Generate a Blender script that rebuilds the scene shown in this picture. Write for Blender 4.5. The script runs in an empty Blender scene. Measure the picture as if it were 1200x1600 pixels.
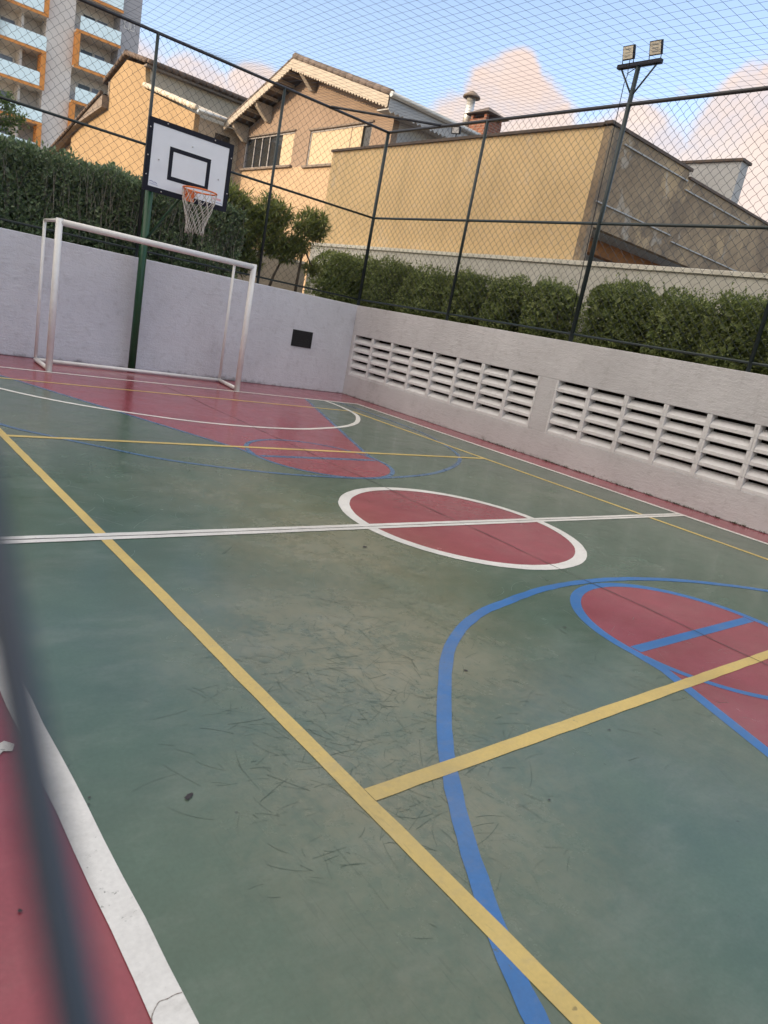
import bpy, math, random
from mathutils import Vector, Matrix, noise as mnoise
rnd = random.Random(7)
S = bpy.context.scene
COL = S.collection
PI = math.pi

# ------------------------------------------------------------------ mesh helpers
class MB:
    def __init__(s): s.v = []; s.f = []; s.mi = []; s.sm = []; s.cur = 0
    def add(s, vs, fs, smooth=False):
        o = len(s.v); s.v += [tuple(p) for p in vs]
        for f in fs: s.f.append([i + o for i in f]); s.mi.append(s.cur); s.sm.append(smooth)
        return s
    def box(s, x0, x1, y0, y1, z0, z1):
        v = [(x0,y0,z0),(x1,y0,z0),(x1,y1,z0),(x0,y1,z0),(x0,y0,z1),(x1,y0,z1),(x1,y1,z1),(x0,y1,z1)]
        return s.add(v, [(0,3,2,1),(4,5,6,7),(0,1,5,4),(1,2,6,5),(2,3,7,6),(3,0,4,7)])
    def obox(s, c, ax, ay, az):            # oriented box: centre and three half vectors
        c = Vector(c); ax = Vector(ax); ay = Vector(ay); az = Vector(az)
        v = [c + a*ax + b*ay + d*az for d in (-1,1) for a, b in ((-1,-1),(1,-1),(1,1),(-1,1))]
        return s.add(v, [(0,3,2,1),(4,5,6,7),(0,1,5,4),(1,2,6,5),(2,3,7,6),(3,0,4,7)])
    def tube(s, pts, r, n=8, closed=False, caps=True, smooth=True):
        pts = [Vector(p) for p in pts]; m = len(pts); o = len(s.v)
        rs = r if isinstance(r, (list, tuple)) else [r]*m
        ref = None
        for i, p in enumerate(pts):
            if closed: t = pts[(i+1) % m] - pts[i-1]
            elif i == 0: t = pts[1] - p
            elif i == m-1: t = p - pts[i-1]
            else: t = pts[i+1] - pts[i-1]
            t.normalize()
            if ref is None: ref = t.orthogonal().normalized()
            ref = (ref - t*ref.dot(t))
            if ref.length < 1e-6: ref = t.orthogonal()
            ref.normalize(); b = t.cross(ref)
            for k in range(n):
                a = 2*PI*k/n
                s.v.append(tuple(p + rs[i]*(math.cos(a)*ref + math.sin(a)*b)))
        last = m if closed else m-1
        for i in range(last):
            j = (i+1) % m
            for k in range(n):
                l = (k+1) % n
                s.f.append([o+i*n+k, o+i*n+l, o+j*n+l, o+j*n+k]); s.mi.append(s.cur); s.sm.append(smooth)
        if caps and not closed:
            s.f.append([o+k for k in reversed(range(n))]); s.mi.append(s.cur); s.sm.append(False)
            s.f.append([o+(m-1)*n+k for k in range(n)]); s.mi.append(s.cur); s.sm.append(False)
        return s
    def prism(s, poly, axis, a, b):        # poly: 2D points; axis 'x': (y,z) swept a..b, 'y': (x,z), 'z': (x,y)
        n = len(poly)
        def P(q, h):
            return {'x': (h,q[0],q[1]), 'y': (q[0],h,q[1]), 'z': (q[0],q[1],h)}[axis]
        v = [P(q, a) for q in poly] + [P(q, b) for q in poly]
        ar = sum(poly[i][0]*poly[(i+1)%n][1]-poly[(i+1)%n][0]*poly[i][1] for i in range(n))
        flip = (ar > 0) == (b > a)
        if axis == 'y': flip = not flip
        lo = list(range(n)); hi = list(range(n, 2*n))
        fs = [lo[::-1] if flip else lo, hi if flip else hi[::-1]]
        for i in range(n):
            j = (i+1) % n
            q = [i, j, n+j, n+i]; fs.append(q if flip else q[::-1])
        return s.add(v, fs)
    def sheet(s, poly, z):                 # flat polygon facing up
        n = len(poly); ar = sum(poly[i][0]*poly[(i+1)%n][1]-poly[(i+1)%n][0]*poly[i][1] for i in range(n))
        f = list(range(n)); f = f if ar > 0 else f[::-1]
        return s.add([(p[0],p[1],z) for p in poly], [f])
    def ribbon(s, pts, w, z, closed=False, wob=0.0):
        P = [Vector((p[0],p[1])) for p in pts]; m = len(P); o = len(s.v)
        for i, p in enumerate(P):
            if closed: t = P[(i+1)%m]-P[i-1]
            else: t = P[min(i+1,m-1)]-P[max(i-1,0)]
            t.normalize(); nn = Vector((-t.y,t.x))
            a = p+nn*(w/2+rnd.uniform(-wob,wob)); b = p-nn*(w/2+rnd.uniform(-wob,wob))
            s.v += [(a.x,a.y,z),(b.x,b.y,z)]
        for i in range(m if closed else m-1):
            j = (i+1)%m
            s.f.append([o+2*i+1,o+2*j+1,o+2*j,o+2*i]); s.mi.append(s.cur); s.sm.append(False)
        return s
    def lathe(s, prof, c=(0,0,0), n=20, smooth=True):
        o = len(s.v); m = len(prof)
        for r, z in prof:
            for k in range(n):
                a = 2*PI*k/n; s.v.append((c[0]+r*math.cos(a), c[1]+r*math.sin(a), c[2]+z))
        for i in range(m-1):
            for k in range(n):
                l = (k+1)%n
                s.f.append([o+i*n+k,o+i*n+l,o+(i+1)*n+l,o+(i+1)*n+k]); s.mi.append(s.cur); s.sm.append(smooth)
        return s
    def build(s, name, mats, parent=None, bevel=0.0):
        me = bpy.data.meshes.new(name)
        me.from_pydata(s.v, [], s.f)
        mats = mats if isinstance(mats, (list, tuple)) else [mats]
        for m in mats: me.materials.append(m)
        me.polygons.foreach_set('material_index', s.mi)
        me.polygons.foreach_set('use_smooth', s.sm)
        me.update()
        o = bpy.data.objects.new(name, me); COL.objects.link(o)
        if parent:
            o.parent = parent
            if parent.type == 'EMPTY':      # meshes are written in world metres; keep them there
                root = parent
                while root.parent: root = root.parent
                o.matrix_parent_inverse = Matrix.Translation(-root.location)
        if bevel:
            b = o.modifiers.new('bevel', 'BEVEL'); b.width = bevel; b.segments = 2; b.limit_method = 'ANGLE'
        return o

def tag(o, label=None, cat=None, group=None, kind=None):
    if label: o['label'] = label
    if cat: o['category'] = cat
    if group: o['group'] = group
    if kind: o['kind'] = kind
    return o
def thing(name, label, cat, loc=(0,0,0), group=None):
    o = bpy.data.objects.new(name, None); COL.objects.link(o); o.location = loc
    o.empty_display_size = .2
    return tag(o, label, cat, group)
def fbm(p, sc, oct=3):
    v = 0; a = 1
    for i in range(oct):
        v += a*mnoise.noise(Vector(p)*sc*(2**i)); a *= .5
    return v

def leaf(mb, c, d, n, ln, w):
    # narrow rhombus folded slightly along its midrib
    d = d.normalized(); sde = d.cross(n)
    if sde.length < 1e-4: sde = d.orthogonal()
    sde.normalize(); up = sde.cross(d)
    o = len(mb.v)
    a = c; b = c+d*ln*.45+sde*w*.5+up*w*.18; e = c+d*ln; f = c+d*ln*.45-sde*w*.5+up*w*.18
    mb.v += [tuple(a),tuple(b),tuple(e),tuple(f)]
    mb.f += [[o,o+1,o+2,o+3]]; mb.mi.append(mb.cur); mb.sm.append(False)
def rv(r=rnd):
    while True:
        v = Vector((r.uniform(-1,1),r.uniform(-1,1),r.uniform(-1,1)))
        if .05 < v.length < 1: return v.normalized()
# ------------------------------------------------------------------ material helpers
def newmat(name):
    m = bpy.data.materials.new(name); m.use_nodes = True
    nt = m.node_tree; nt.nodes.clear()
    out = nt.nodes.new('ShaderNodeOutputMaterial'); b = nt.nodes.new('ShaderNodeBsdfPrincipled')
    nt.links.new(b.outputs[0], out.inputs[0])
    return m, nt, b
class NT:
    def __init__(s, nt): s.nt = nt
    def n(s, typ, **kw):
        nd = s.nt.nodes.new(typ)
        for k, v in kw.items(): setattr(nd, k, v)
        return nd
    def l(s, a, b): s.nt.links.new(a, b)
    def setin(s, nd, i, v):
        if hasattr(v, 'is_output') or isinstance(v, bpy.types.NodeSocket): s.l(v, nd.inputs[i])
        else: nd.inputs[i].default_value = v
    def math(s, op, a, b=0.0, c=None, clamp=False):
        nd = s.n('ShaderNodeMath', operation=op); nd.use_clamp = clamp
        s.setin(nd, 0, a); s.setin(nd, 1, b)
        if c is not None: s.setin(nd, 2, c)
        return nd.outputs[0]
    def vmath(s, op, a, b=None, out=0):
        nd = s.n('ShaderNodeVectorMath', operation=op); s.setin(nd, 0, a)
        if b is not None: s.setin(nd, 1, b)
        return nd.outputs[out]
    def noise(s, vec, scale, detail=4, rough=.55, dist=0.0):
        nd = s.n('ShaderNodeTexNoise'); s.l(vec, nd.inputs['Vector'])
        nd.inputs['Scale'].default_value = scale; nd.inputs['Detail'].default_value = detail
        nd.inputs['Roughness'].default_value = rough; nd.inputs['Distortion'].default_value = dist
        return nd.outputs[0]
    def ramp(s, v, a, b, lo=0.0, hi=1.0, smooth=True):
        nd = s.n('ShaderNodeMapRange'); nd.interpolation_type = 'SMOOTHSTEP' if smooth else 'LINEAR'
        s.setin(nd, 0, v); nd.inputs[1].default_value = a; nd.inputs[2].default_value = b
        nd.inputs[3].default_value = lo; nd.inputs[4].default_value = hi
        return nd.outputs[0]
    def mix(s, f, a, b, mode='MIX'):
        nd = s.n('ShaderNodeMix'); nd.data_type = 'RGBA'; nd.blend_type = mode
        s.setin(nd, 0, f)
        for i, v in ((6, a), (7, b)):
            if isinstance(v, (tuple, list)): nd.inputs[i].default_value = (*v[:3], 1)
            else: s.l(v, nd.inputs[i])
        return nd.outputs[2]
    def mapping(s, vec, rot=(0,0,0), scale=(1,1,1), loc=(0,0,0)):
        nd = s.n('ShaderNodeMapping'); s.l(vec, nd.inputs[0])
        nd.inputs[1].default_value = loc; nd.inputs[2].default_value = rot; nd.inputs[3].default_value = scale
        return nd.outputs[0]
    def bump(s, h, strength=.3, dist=.01):
        nd = s.n('ShaderNodeBump'); s.l(h, nd.inputs['Height'])
        nd.inputs['Strength'].default_value = strength; nd.inputs['Distance'].default_value = dist
        return nd.outputs[0]
    def pos(s): return s.n('ShaderNodeNewGeometry').outputs['Position']

def plain(name, col, rough=.6, var=.12, scale=6., metal=0.0, bump=0.0, dirt=None, spec=.5, bscale=60.):
    m, nt, b = newmat(name); t = NT(nt); p = t.pos()
    n = t.noise(p, scale, 5, .6)
    f = t.ramp(n, .25, .75, 1-var, 1+var, False)
    g = t.n('ShaderNodeCombineXYZ')
    for i in range(3): t.l(f, g.inputs[i])
    c = t.mix(1.0, col, g.outputs[0], 'MULTIPLY')
    if dirt:
        dc, lo, hi, sc = dirt
        k = t.ramp(t.noise(p, sc, 7, .68), lo, hi)
        c = t.mix(k, c, dc)
    t.l(c, b.inputs['Base Color']); b.inputs['Roughness'].default_value = rough
    b.inputs['Metallic'].default_value = metal; b.inputs['Specular IOR Level'].default_value = spec
    if bump: t.l(t.bump(t.noise(p, bscale, 4, .6), bump, .004), b.inputs['Normal'])
    return m

# floor paint: one wear and painted-sheen pattern shared by every colour of the court
def floor_paint(name, col, wear=1.0, rough=.24, chip=0):
    m, nt, b = newmat(name); t = NT(nt); p = t.pos()
    c = col
    big = t.noise(p, .55, 4, .55); mid = t.noise(p, 3.2, 6, .65); fine = t.noise(p, 70., 3, .6)
    def gain(v, lo, hi):
        g = t.n('ShaderNodeCombineXYZ')
        r = t.ramp(v, .28, .72, lo, hi, False)
        for i in range(3): t.l(r, g.inputs[i])
        return g.outputs[0]
    c = t.mix(1., c, gain(big, .86, 1.14), 'MULTIPLY')
    c = t.mix(1., c, gain(mid, .90, 1.10), 'MULTIPLY')
    c = t.mix(1., c, gain(fine, .93, 1.07), 'MULTIPLY')
    # trodden dusty wear, mixed with the floor's reflected sheen painted in as tan
    worn_sheen = None
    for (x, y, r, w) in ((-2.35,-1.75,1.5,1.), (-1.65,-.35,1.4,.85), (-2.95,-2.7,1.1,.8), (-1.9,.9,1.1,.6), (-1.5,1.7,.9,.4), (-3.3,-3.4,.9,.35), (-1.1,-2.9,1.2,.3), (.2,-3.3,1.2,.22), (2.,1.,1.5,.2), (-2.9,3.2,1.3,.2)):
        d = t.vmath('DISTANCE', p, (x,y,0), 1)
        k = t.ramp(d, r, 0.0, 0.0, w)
        worn_sheen = k if worn_sheen is None else t.math('MAXIMUM', worn_sheen, k)
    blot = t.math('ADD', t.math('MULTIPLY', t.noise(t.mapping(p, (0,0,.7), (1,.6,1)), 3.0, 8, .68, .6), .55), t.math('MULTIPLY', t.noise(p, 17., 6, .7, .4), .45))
    wm = t.math('MULTIPLY', worn_sheen, t.ramp(blot, .36, .60, .35, 1.))
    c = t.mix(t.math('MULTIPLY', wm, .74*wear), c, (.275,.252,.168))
    film = t.ramp(t.noise(t.mapping(p, (0,0,.4), (.7,1.4,1)), 2.6, 8, .70), .42, .78, 0, .16*wear)
    c = t.mix(film, c, (.36,.37,.33))
    # shoe scuffs: thin stretched streaks in several directions, gathered in patches
    patch = t.noise(p, .8, 3, .5)
    dark = None; light = None
    for i, (ang, sx, sy, th) in enumerate(((.3,58,5.2,.66),(1.1,66,6.0,.66),(1.9,52,4.4,.67),(2.5,74,6.6,.66),(.75,44,3.2,.675),(2.9,62,5.0,.67))):
        warp = t.vmath('ADD', p, t.vmath('SCALE', t.n('ShaderNodeTexNoise').outputs[1]) if False else (i*3.1, i*1.7, 0))
        v = t.noise(t.mapping(warp, (0,0,ang), (sx,sy,1)), 1.0, 2, .5, 1.1)
        k = t.ramp(v, th, th+.05)
        if i % 3 != 2: dark = k if dark is None else t.math('MAXIMUM', dark, k)
        else: light = k if light is None else t.math('MAXIMUM', light, k)
    pm = t.math('MULTIPLY', t.ramp(patch, .40, .66, .15, 1.), t.math('ADD', .18, t.math('MULTIPLY', worn_sheen, 1.1)))
    c = t.mix(t.math('MULTIPLY', t.math('MULTIPLY', dark, pm), .34*wear), c, (.035,.055,.045))
    c = t.mix(t.math('MULTIPLY', t.math('MULTIPLY', light, pm), .03*wear), c, (.40,.43,.38))
    speck = t.ramp(t.noise(p, 26., 2, .4), .76, .80)
    c = t.mix(t.math('MULTIPLY', speck, .5), c, (.03,.035,.03))
    if chip:      # paint rubbed through to the green, mostly in the scuffed places
        ck = t.ramp(t.math('ADD', t.noise(p, 34., 6, .7, .3), t.math('MULTIPLY', t.noise(p, 1.3, 3, .5), .25)), .79-.02*chip, .85)
        c = t.mix(t.math('MULTIPLY', ck, .8), c, (.085,.11,.09))
        gr = t.ramp(t.noise(t.mapping(p,(0,0,.6),(1,2.2,1)), 7., 7, .7), .50, .78, 0, .34)
        c = t.mix(gr, c, (.25,.24,.21))
    t.l(c, b.inputs['Base Color'])
    r = t.ramp(mid, .3, .7, rough-.04, rough+.08, False)
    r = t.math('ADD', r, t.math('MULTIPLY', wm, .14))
    t.l(r, b.inputs['Roughness']); b.inputs['Specular IOR Level'].default_value = .5
    h = t.math('ADD', t.math('MULTIPLY', fine, .35), t.math('MULTIPLY', t.noise(p, 5., 3, .5), 1.2))
    t.l(t.bump(h, .055, .004), b.inputs['Normal'])
    return m

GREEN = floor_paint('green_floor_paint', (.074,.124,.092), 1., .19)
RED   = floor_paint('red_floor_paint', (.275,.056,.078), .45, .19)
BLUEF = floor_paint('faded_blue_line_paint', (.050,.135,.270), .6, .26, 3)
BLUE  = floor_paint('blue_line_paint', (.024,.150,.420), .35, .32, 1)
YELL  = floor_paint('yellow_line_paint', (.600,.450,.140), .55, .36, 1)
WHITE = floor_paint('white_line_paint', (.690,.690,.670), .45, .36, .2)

def plaster(name, col, stain=(.22,.21,.20), amount=.35, base=None, rough=.85, lump=.5, streak=0.0, streakcol=(.1,.09,.08)):
    m, nt, b = newmat(name); t = NT(nt); p = t.pos()
    n1 = t.noise(p, .9, 5, .6); n2 = t.noise(p, 9., 5, .65); n3 = t.noise(p, 45., 4, .6)
    g = t.n('ShaderNodeCombineXYZ'); r = t.ramp(n1, .3, .7, .9, 1.08, False)
    for i in range(3): t.l(r, g.inputs[i])
    c = t.mix(1., col, g.outputs[0], 'MULTIPLY')
    c = t.mix(t.math('MULTIPLY', t.ramp(n2, .5, .78), amount*.5), c, stain)
    c = t.mix(t.math('MULTIPLY', t.ramp(t.noise(t.mapping(p,(0,0,0),(1,1,.45)), 1.7, 7, .7), .55, .8), amount), c, stain)
    if streak:
        v = t.noise(t.mapping(p, (0,0,0), (3.2,3.2,.16)), 1.0, 6, .65)
        c = t.mix(t.math('MULTIPLY', t.ramp(v, .52, .72), streak), c, streakcol)
    if base is not None:           # splashed grime along the foot of the wall, ragged edge
        z = t.n('ShaderNodeSeparateXYZ'); t.l(p, z.inputs[0])
        e = t.math('ADD', z.outputs[2], t.math('MULTIPLY', t.math('SUBTRACT', n2, .5), .28))
        e = t.math('ADD', e, t.math('MULTIPLY', t.math('SUBTRACT', n1, .5), .25))
        k = t.ramp(e, base, base-.12)
        c = t.mix(t.math('MULTIPLY', k, .65), c, (.10,.095,.09))
    t.l(c, b.inputs['Base Color']); b.inputs['Roughness'].default_value = rough
    b.inputs['Specular IOR Level'].default_value = .25
    tro = t.noise(t.mapping(p,(0,.25,0),(2.2,2.2,9.)), 3., 6, .65, .5)
    h = t.math('ADD', t.math('ADD', n3, t.math('MULTIPLY', tro, 1.6)), t.math('MULTIPLY', n2, lump*2))
    t.l(t.bump(h, .75, .008), b.inputs['Normal'])
    return m

WALLW = plaster('white_wall_plaster', (.66,.685,.745), (.40,.41,.44), .75, .07)
WALLR = plaster('louvre_wall_plaster', (.55,.55,.575), (.33,.325,.335), .8, .04)
BLOCK = plaster('ventilation_block_paint', (.68,.685,.705), (.40,.39,.40), .6)
BOUND = plaster('boundary_plaster', (.56,.55,.50), (.32,.30,.26), .45, None, .85, .4, .25, (.16,.15,.12))
COPING= plaster('coping_concrete', (.66,.64,.57), (.3,.29,.26), .4)
OCHRE = plaster('ochre_plaster', (.66,.485,.265), (.58,.53,.47), .75, None, .9, .3, .30, (.42,.33,.18))
AMBER = plaster('amber_plaster', (.325,.232,.135), (.27,.19,.11), .25, None, .9, .2)
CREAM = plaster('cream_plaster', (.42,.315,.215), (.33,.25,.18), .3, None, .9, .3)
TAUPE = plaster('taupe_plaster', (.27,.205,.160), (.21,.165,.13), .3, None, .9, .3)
BEIGE = plaster('beige_plaster', (.42,.37,.30), (.28,.25,.21), .35, None, .9, .3, .2)
GREYW = plaster('light_grey_plaster', (.40,.41,.42), (.27,.27,.27), .3)
TOWERW= plain('tower_render', (.62,.59,.57), .85, .05, .4)
TOWERG= plain('tower_grey_strip', (.33,.335,.37), .85, .05, .4)
ORANGE= plain('orange_render', (.62,.26,.07), .8, .06, 1.)
TRECESS=plain('tower_recess', (.70,.63,.55), .85, .06, .6)
def weathered():
    m, nt, b = newmat('weathered_bare_plaster'); t = NT(nt); p = t.pos()
    n1 = t.noise(p, .7, 6, .62); n2 = t.noise(p, 3.5, 7, .7); n3 = t.noise(p, 14., 5, .65)
    c = t.mix(t.ramp(n1,.32,.68), (.215,.160,.108), (.345,.265,.175))
    c = t.mix(t.ramp(n2,.42,.70,0,.75), c, (.135,.108,.085))
    pk = t.ramp(t.noise(t.mapping(p,(0,0,0),(1,1,.7),(4,2,7)), 1.15, 7, .62, .5), .565, .625)
    c = t.mix(t.math('MULTIPLY', pk, .75), c, (.44,.33,.20))
    pk2 = t.ramp(t.noise(t.mapping(p,(0,0,0),(1,1,.8),(14,9,1)), 1.5, 7, .62, .5), .60, .66)
    c = t.mix(t.math('MULTIPLY', pk2, .55), c, (.42,.40,.36))
    v = t.noise(t.mapping(p,(0,0,0),(2.4,2.4,.12)), 1., 6, .65)
    c = t.mix(t.ramp(v,.54,.72,0,.6), c, (.10,.09,.085))
    t.l(c, b.inputs['Base Color']); b.inputs['Roughness'].default_value = .92
    t.l(t.bump(t.math('ADD', n3, n2), .5, .01), b.inputs['Normal'])
    return m
WEATH = weathered()
RAILM = plain('dark_rail_paint', (.026,.026,.030), .5, .25, 8., 0, .1)
STEELG= plain('dark_green_fence_paint', (.013,.026,.029), .45, .25, 8., 0, .1)
WIREM = plain('coated_fence_wire', (.016,.030,.040), .40, .2, 20.)
WIREN = plain('blue_grey_coated_wire', (.014,.028,.050), .30, .2, 20.)
NETM  = plain('net_twine', (.050,.068,.105), .8, .2, 10.)
GOALW = plain('goal_white_enamel', (.80,.80,.79), .35, .06, 12., 0, .1, ((.36,.25,.17), .70, .77, 22.))
POLEG = plain('green_pole_enamel', (.014,.075,.036), .38, .15, 7., 0, .1, ((.012,.05,.03), .58, .72, 9.))
BOARDW= plain('backboard_white', (.78,.80,.84), .5, .04, 5., 0, 0, ((.45,.46,.48), .66, .78, 6.))
BLACKP= plain('black_board_paint', (.014,.015,.024), .65, .2, 9., 0, 0, None, .2)
ORIM  = plain('orange_rim_enamel', (.72,.17,.035), .42, .12, 20.)
CORD  = plain('net_cord', (.52,.50,.46), .85, .1, 30.)
GALV  = plain('galvanised_bolt', (.5,.5,.5), .4, .1, 30., .7)
VENT  = plain('black_vent_metal', (.010,.011,.013), .6, .2, 10.)
STAIN = plain('black_rubber_mark', (.030,.026,.030), .7, .3, 40.)
SCUFD = plain('dark_scuff', (.052,.082,.060), .4, .3, 30.)
SCUFL = plain('pale_scuff', (.100,.158,.128), .4, .3, 30.)
CRACKB= plain('hairline_crack_brown', (.17,.14,.12), .9, .3, 30.)
CRACK = plain('floor_joint_dark', (.035,.036,.034), .9, .3, 30.)
SOIL  = plain('planter_soil', (.055,.043,.030), .95, .4, 7., 0, .8)
TILE  = plain('roof_tile_weathered', (.130,.105,.095), .85, .4, 3., 0, .5, ((.06,.055,.05), .5, .7, 6.))
TILEB = plain('roof_tile_brown', (.105,.075,.060), .85, .4, 3., 0, .5)
TILEW = plain('roof_tile_pale', (.52,.47,.40), .8, .3, 4., 0, .5)
FASCIA= plain('bargeboard_paint', (.37,.33,.28), .7, .12, 3., 0, .2, ((.35,.31,.27), .58, .75, 5.))
TIMBER= plain('dark_roof_timber', (.17,.14,.12), .8, .3, 5., 0, .3)
GUTTER= plain('gutter_sheet_metal', (.42,.45,.47), .35, .12, 4., .55)
FLUEM = plain('flue_sheet_metal', (.62,.62,.60), .38, .1, 6., .6)
BRICKC= None
GLASSD= plain('dark_window_glass', (.028,.030,.032), .12, .3, 2.)
GLASSB= plain('balcony_glass', (.70,.86,.92), .08, .06, .7)  # pale blue base colour stands in for reflected sky
PANELL= plain('window_blind', (.46,.375,.26), .7, .06, 3.)
FRAMEG= plain('window_frame_grey', (.30,.30,.32), .5, .1, 6.)
FRAMEW= plain('window_frame_white', (.62,.62,.62), .5, .05, 6.)
COPB  = plain('coping_brown', (.10,.075,.062), .85, .3, 4.)
LENS  = plain('floodlight_glass', (.72,.68,.56), .15, .15, 14.)
BARK  = plain('bark', (.13,.10,.07), .9, .4, 20., 0, .6)
TWIG  = plain('twig', (.25,.235,.19), .9, .4, 20., 0, .4)
RUSTB = plain('rust_brown_beam', (.30,.135,.055), .85, .25, 3.)
INK   = plain('faded_blue_ink', (.22,.27,.52), .6, .1, 8.)
INKR  = plain('faded_red_ink', (.72,.42,.44), .6, .1, 8.)
def brick():
    m, nt, b = newmat('chimney_brick'); t = NT(nt); p = t.pos()
    s = t.n('ShaderNodeSeparateXYZ'); t.l(p, s.inputs[0])
    cb = t.n('ShaderNodeCombineXYZ'); t.l(t.math('ADD', s.outputs[0], s.outputs[1]), cb.inputs[0]); t.l(s.outputs[2], cb.inputs[1])
    br = t.n('ShaderNodeTexBrick'); t.l(cb.outputs[0], br.inputs[0])
    br.inputs['Color1'].default_value = (.24,.085,.05,1); br.inputs['Color2'].default_value = (.17,.065,.042,1)
    br.inputs['Mortar'].default_value = (.24,.19,.16,1); br.inputs['Scale'].default_value = 1.
    br.inputs['Mortar Size'].default_value = .008; br.inputs['Brick Width'].default_value = .22; br.inputs['Row Height'].default_value = .075
    t.l(br.outputs[0], b.inputs['Base Color']); b.inputs['Roughness'].default_value = .9
    return m
BRICKC = brick()
def leafmat(name, c1, c2, c3):
    m, nt, b = newmat(name); t = NT(nt)
    g = t.n('ShaderNodeNewGeometry')
    r = t.n('ShaderNodeValToRGB'); t.l(g.outputs['Random Per Island'], r.inputs[0])
    e = r.color_ramp.elements; e[0].color = (*c1,1); e[1].color = (*c3,1); e[0].position = 0; e[1].position = 1
    k = e.new(.6); k.color = (*c2,1)
    n = t.ramp(t.noise(t.pos(), 2.3, 3, .5), .3, .7, .75, 1.25, False)
    cb = t.n('ShaderNodeCombineXYZ')
    for i in range(3): t.l(n, cb.inputs[i])
    t.l(t.mix(1., r.outputs[0], cb.outputs[0], 'MULTIPLY'), b.inputs['Base Color'])
    b.inputs['Roughness'].default_value = .48; b.inputs['Specular IOR Level'].default_value = .4
    tr = t.n('ShaderNodeBsdfTranslucent'); t.l(r.outputs[0], tr.inputs[0])
    mx = t.n('ShaderNodeMixShader'); mx.inputs[0].default_value = .32
    t.l(b.outputs[0], mx.inputs[1]); t.l(tr.outputs[0], mx.inputs[2])
    out = [x for x in nt.nodes if x.type == 'OUTPUT_MATERIAL'][0]; t.l(mx.outputs[0], out.inputs[0])
    return m
LEAFH = leafmat('hedge_leaf', (.115,.175,.085), (.195,.275,.138), (.330,.400,.250))
LEAFB = leafmat('shrub_leaf', (.110,.150,.046), (.185,.235,.078), (.320,.365,.140))
LEAFD = leafmat('narrow_leaf', (.140,.180,.050), (.235,.280,.085), (.380,.410,.160))
LEAFW = leafmat('weed_leaf', (.035,.05,.02), (.06,.07,.03), (.10,.10,.05))
LEAFT = leafmat('tree_leaf', (.075,.135,.040), (.13,.20,.060), (.21,.28,.10))

# ------------------------------------------------------------------ court floor
W, L, V, YB, A = 3.99, 6.90, 3.14, 5.92, 2.64
ground = MB().sheet([(-400,-400),(400,-400),(400,400),(-400,400)], -.06).build('ground', plain('distant_ground', (.16,.15,.14), .9, .2, .2))
tag(ground, kind='structure', label='grey ground spreading around the walled court', cat='ground')
floor = MB().box(-6.2, 4.62, -9.0, 8.30, -.05, 0).build('court_floor', RED)
tag(floor, kind='structure', label='painted sports court floor of scuffed green and red', cat='court floor')
def paint(name, mb, mat, label=None):
    mb.v = [(x, y, z*.22) for x, y, z in mb.v]
    o = mb.build(name, mat, floor)
    if label: o['label'] = label
    return o
def arc(cx, cy, r, a0, a1, n=48): return [(cx+r*math.cos(a0+(a1-a0)*i/n), cy+r*math.sin(a0+(a1-a0)*i/n)) for i in range(n+1)]
def line(a, b, n=40): return [(a[0]+(b[0]-a[0])*i/n, a[1]+(b[1]-a[1])*i/n) for i in range(n+1)]
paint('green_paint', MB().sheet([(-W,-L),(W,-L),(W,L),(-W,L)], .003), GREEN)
def mirror(pts, s): return [(x, s*y) for x, y in pts]
for s in (1, -1):
    key = arc(0, 2.28, .80, -PI, 0, 32)
    poly = [(-2.75, 6.88), *key, (2.75, 6.88)]
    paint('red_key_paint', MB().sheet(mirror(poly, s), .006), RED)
    kb = MB()
    kb.ribbon(mirror([(-2.77,6.88)] + line((-2.5,6.25),(-.86,2.5)) + arc(0,2.28,.83,-PI,0,48) + line((.86,2.5),(2.77,6.88)), s), .075 if s < 0 else .05, .009)
    kb.ribbon(mirror(line((-.78,2.26),(.78,2.26)), s), .075, .0105)
    kb.ribbon(mirror(arc(0,2.30,.82,0.05,PI-.05,48), s), .05, .0115)
    paint('blue_line', kb, BLUE if s < 0 else BLUEF, 'blue outline of the red key with its free throw line')
circ = MB().sheet(arc(0,0,1.03,0,2*PI,96)[:-1], .0062)
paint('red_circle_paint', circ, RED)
tp = [(-3.56,-6.88),(-3.55,-5.6),(-3.50,-4.5),(-3.40,-3.85),(-3.27,-3.46),(-3.06,-3.07),(-2.78,-2.66),(-2.44,-2.27),(-1.97,-1.83),(-1.50,-1.57),(-1.02,-1.44),(-.55,-1.375),(-.1,-1.35),(.39,-1.385),(.85,-1.49),(1.29,-1.65),(1.87,-1.97),(2.45,-2.45),(2.87,-3.0),(3.22,-3.7),(3.42,-4.4),(3.52,-5.4),(3.55,-6.88)]
def smooth(P, k=6):
    o = []
    P = [Vector(p) for p in P]
    for i in range(len(P)-1):
        p0 = P[max(i-1,0)]; p1 = P[i]; p2 = P[i+1]; p3 = P[min(i+2,len(P)-1)]
        for j in range(k):
            u = j/k
            o.append(tuple(.5*((2*p1)+(p2-p0)*u+(2*p0-5*p1+4*p2-p3)*u*u+(3*p1-p0-3*p2+p3)*u**3)))
    o.append(tuple(P[-1])); return o
def inset(q):
    v = Vector((q[0], q[1]+4.87)); d_ = .034 if q[0] < -.8 else .012
    return (q[0]-v.x/v.length*d_, q[1]-v.y/v.length*d_) if q[1] > -4. else (q[0]+(.034 if q[0] < 0 else -.034), q[1])
tp = [inset(q) for q in tp]
paint('blue_line', MB().ribbon(smooth(tp), .066, .0125, wob=.003), BLUE, 'nearer blue three point arc')
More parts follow.
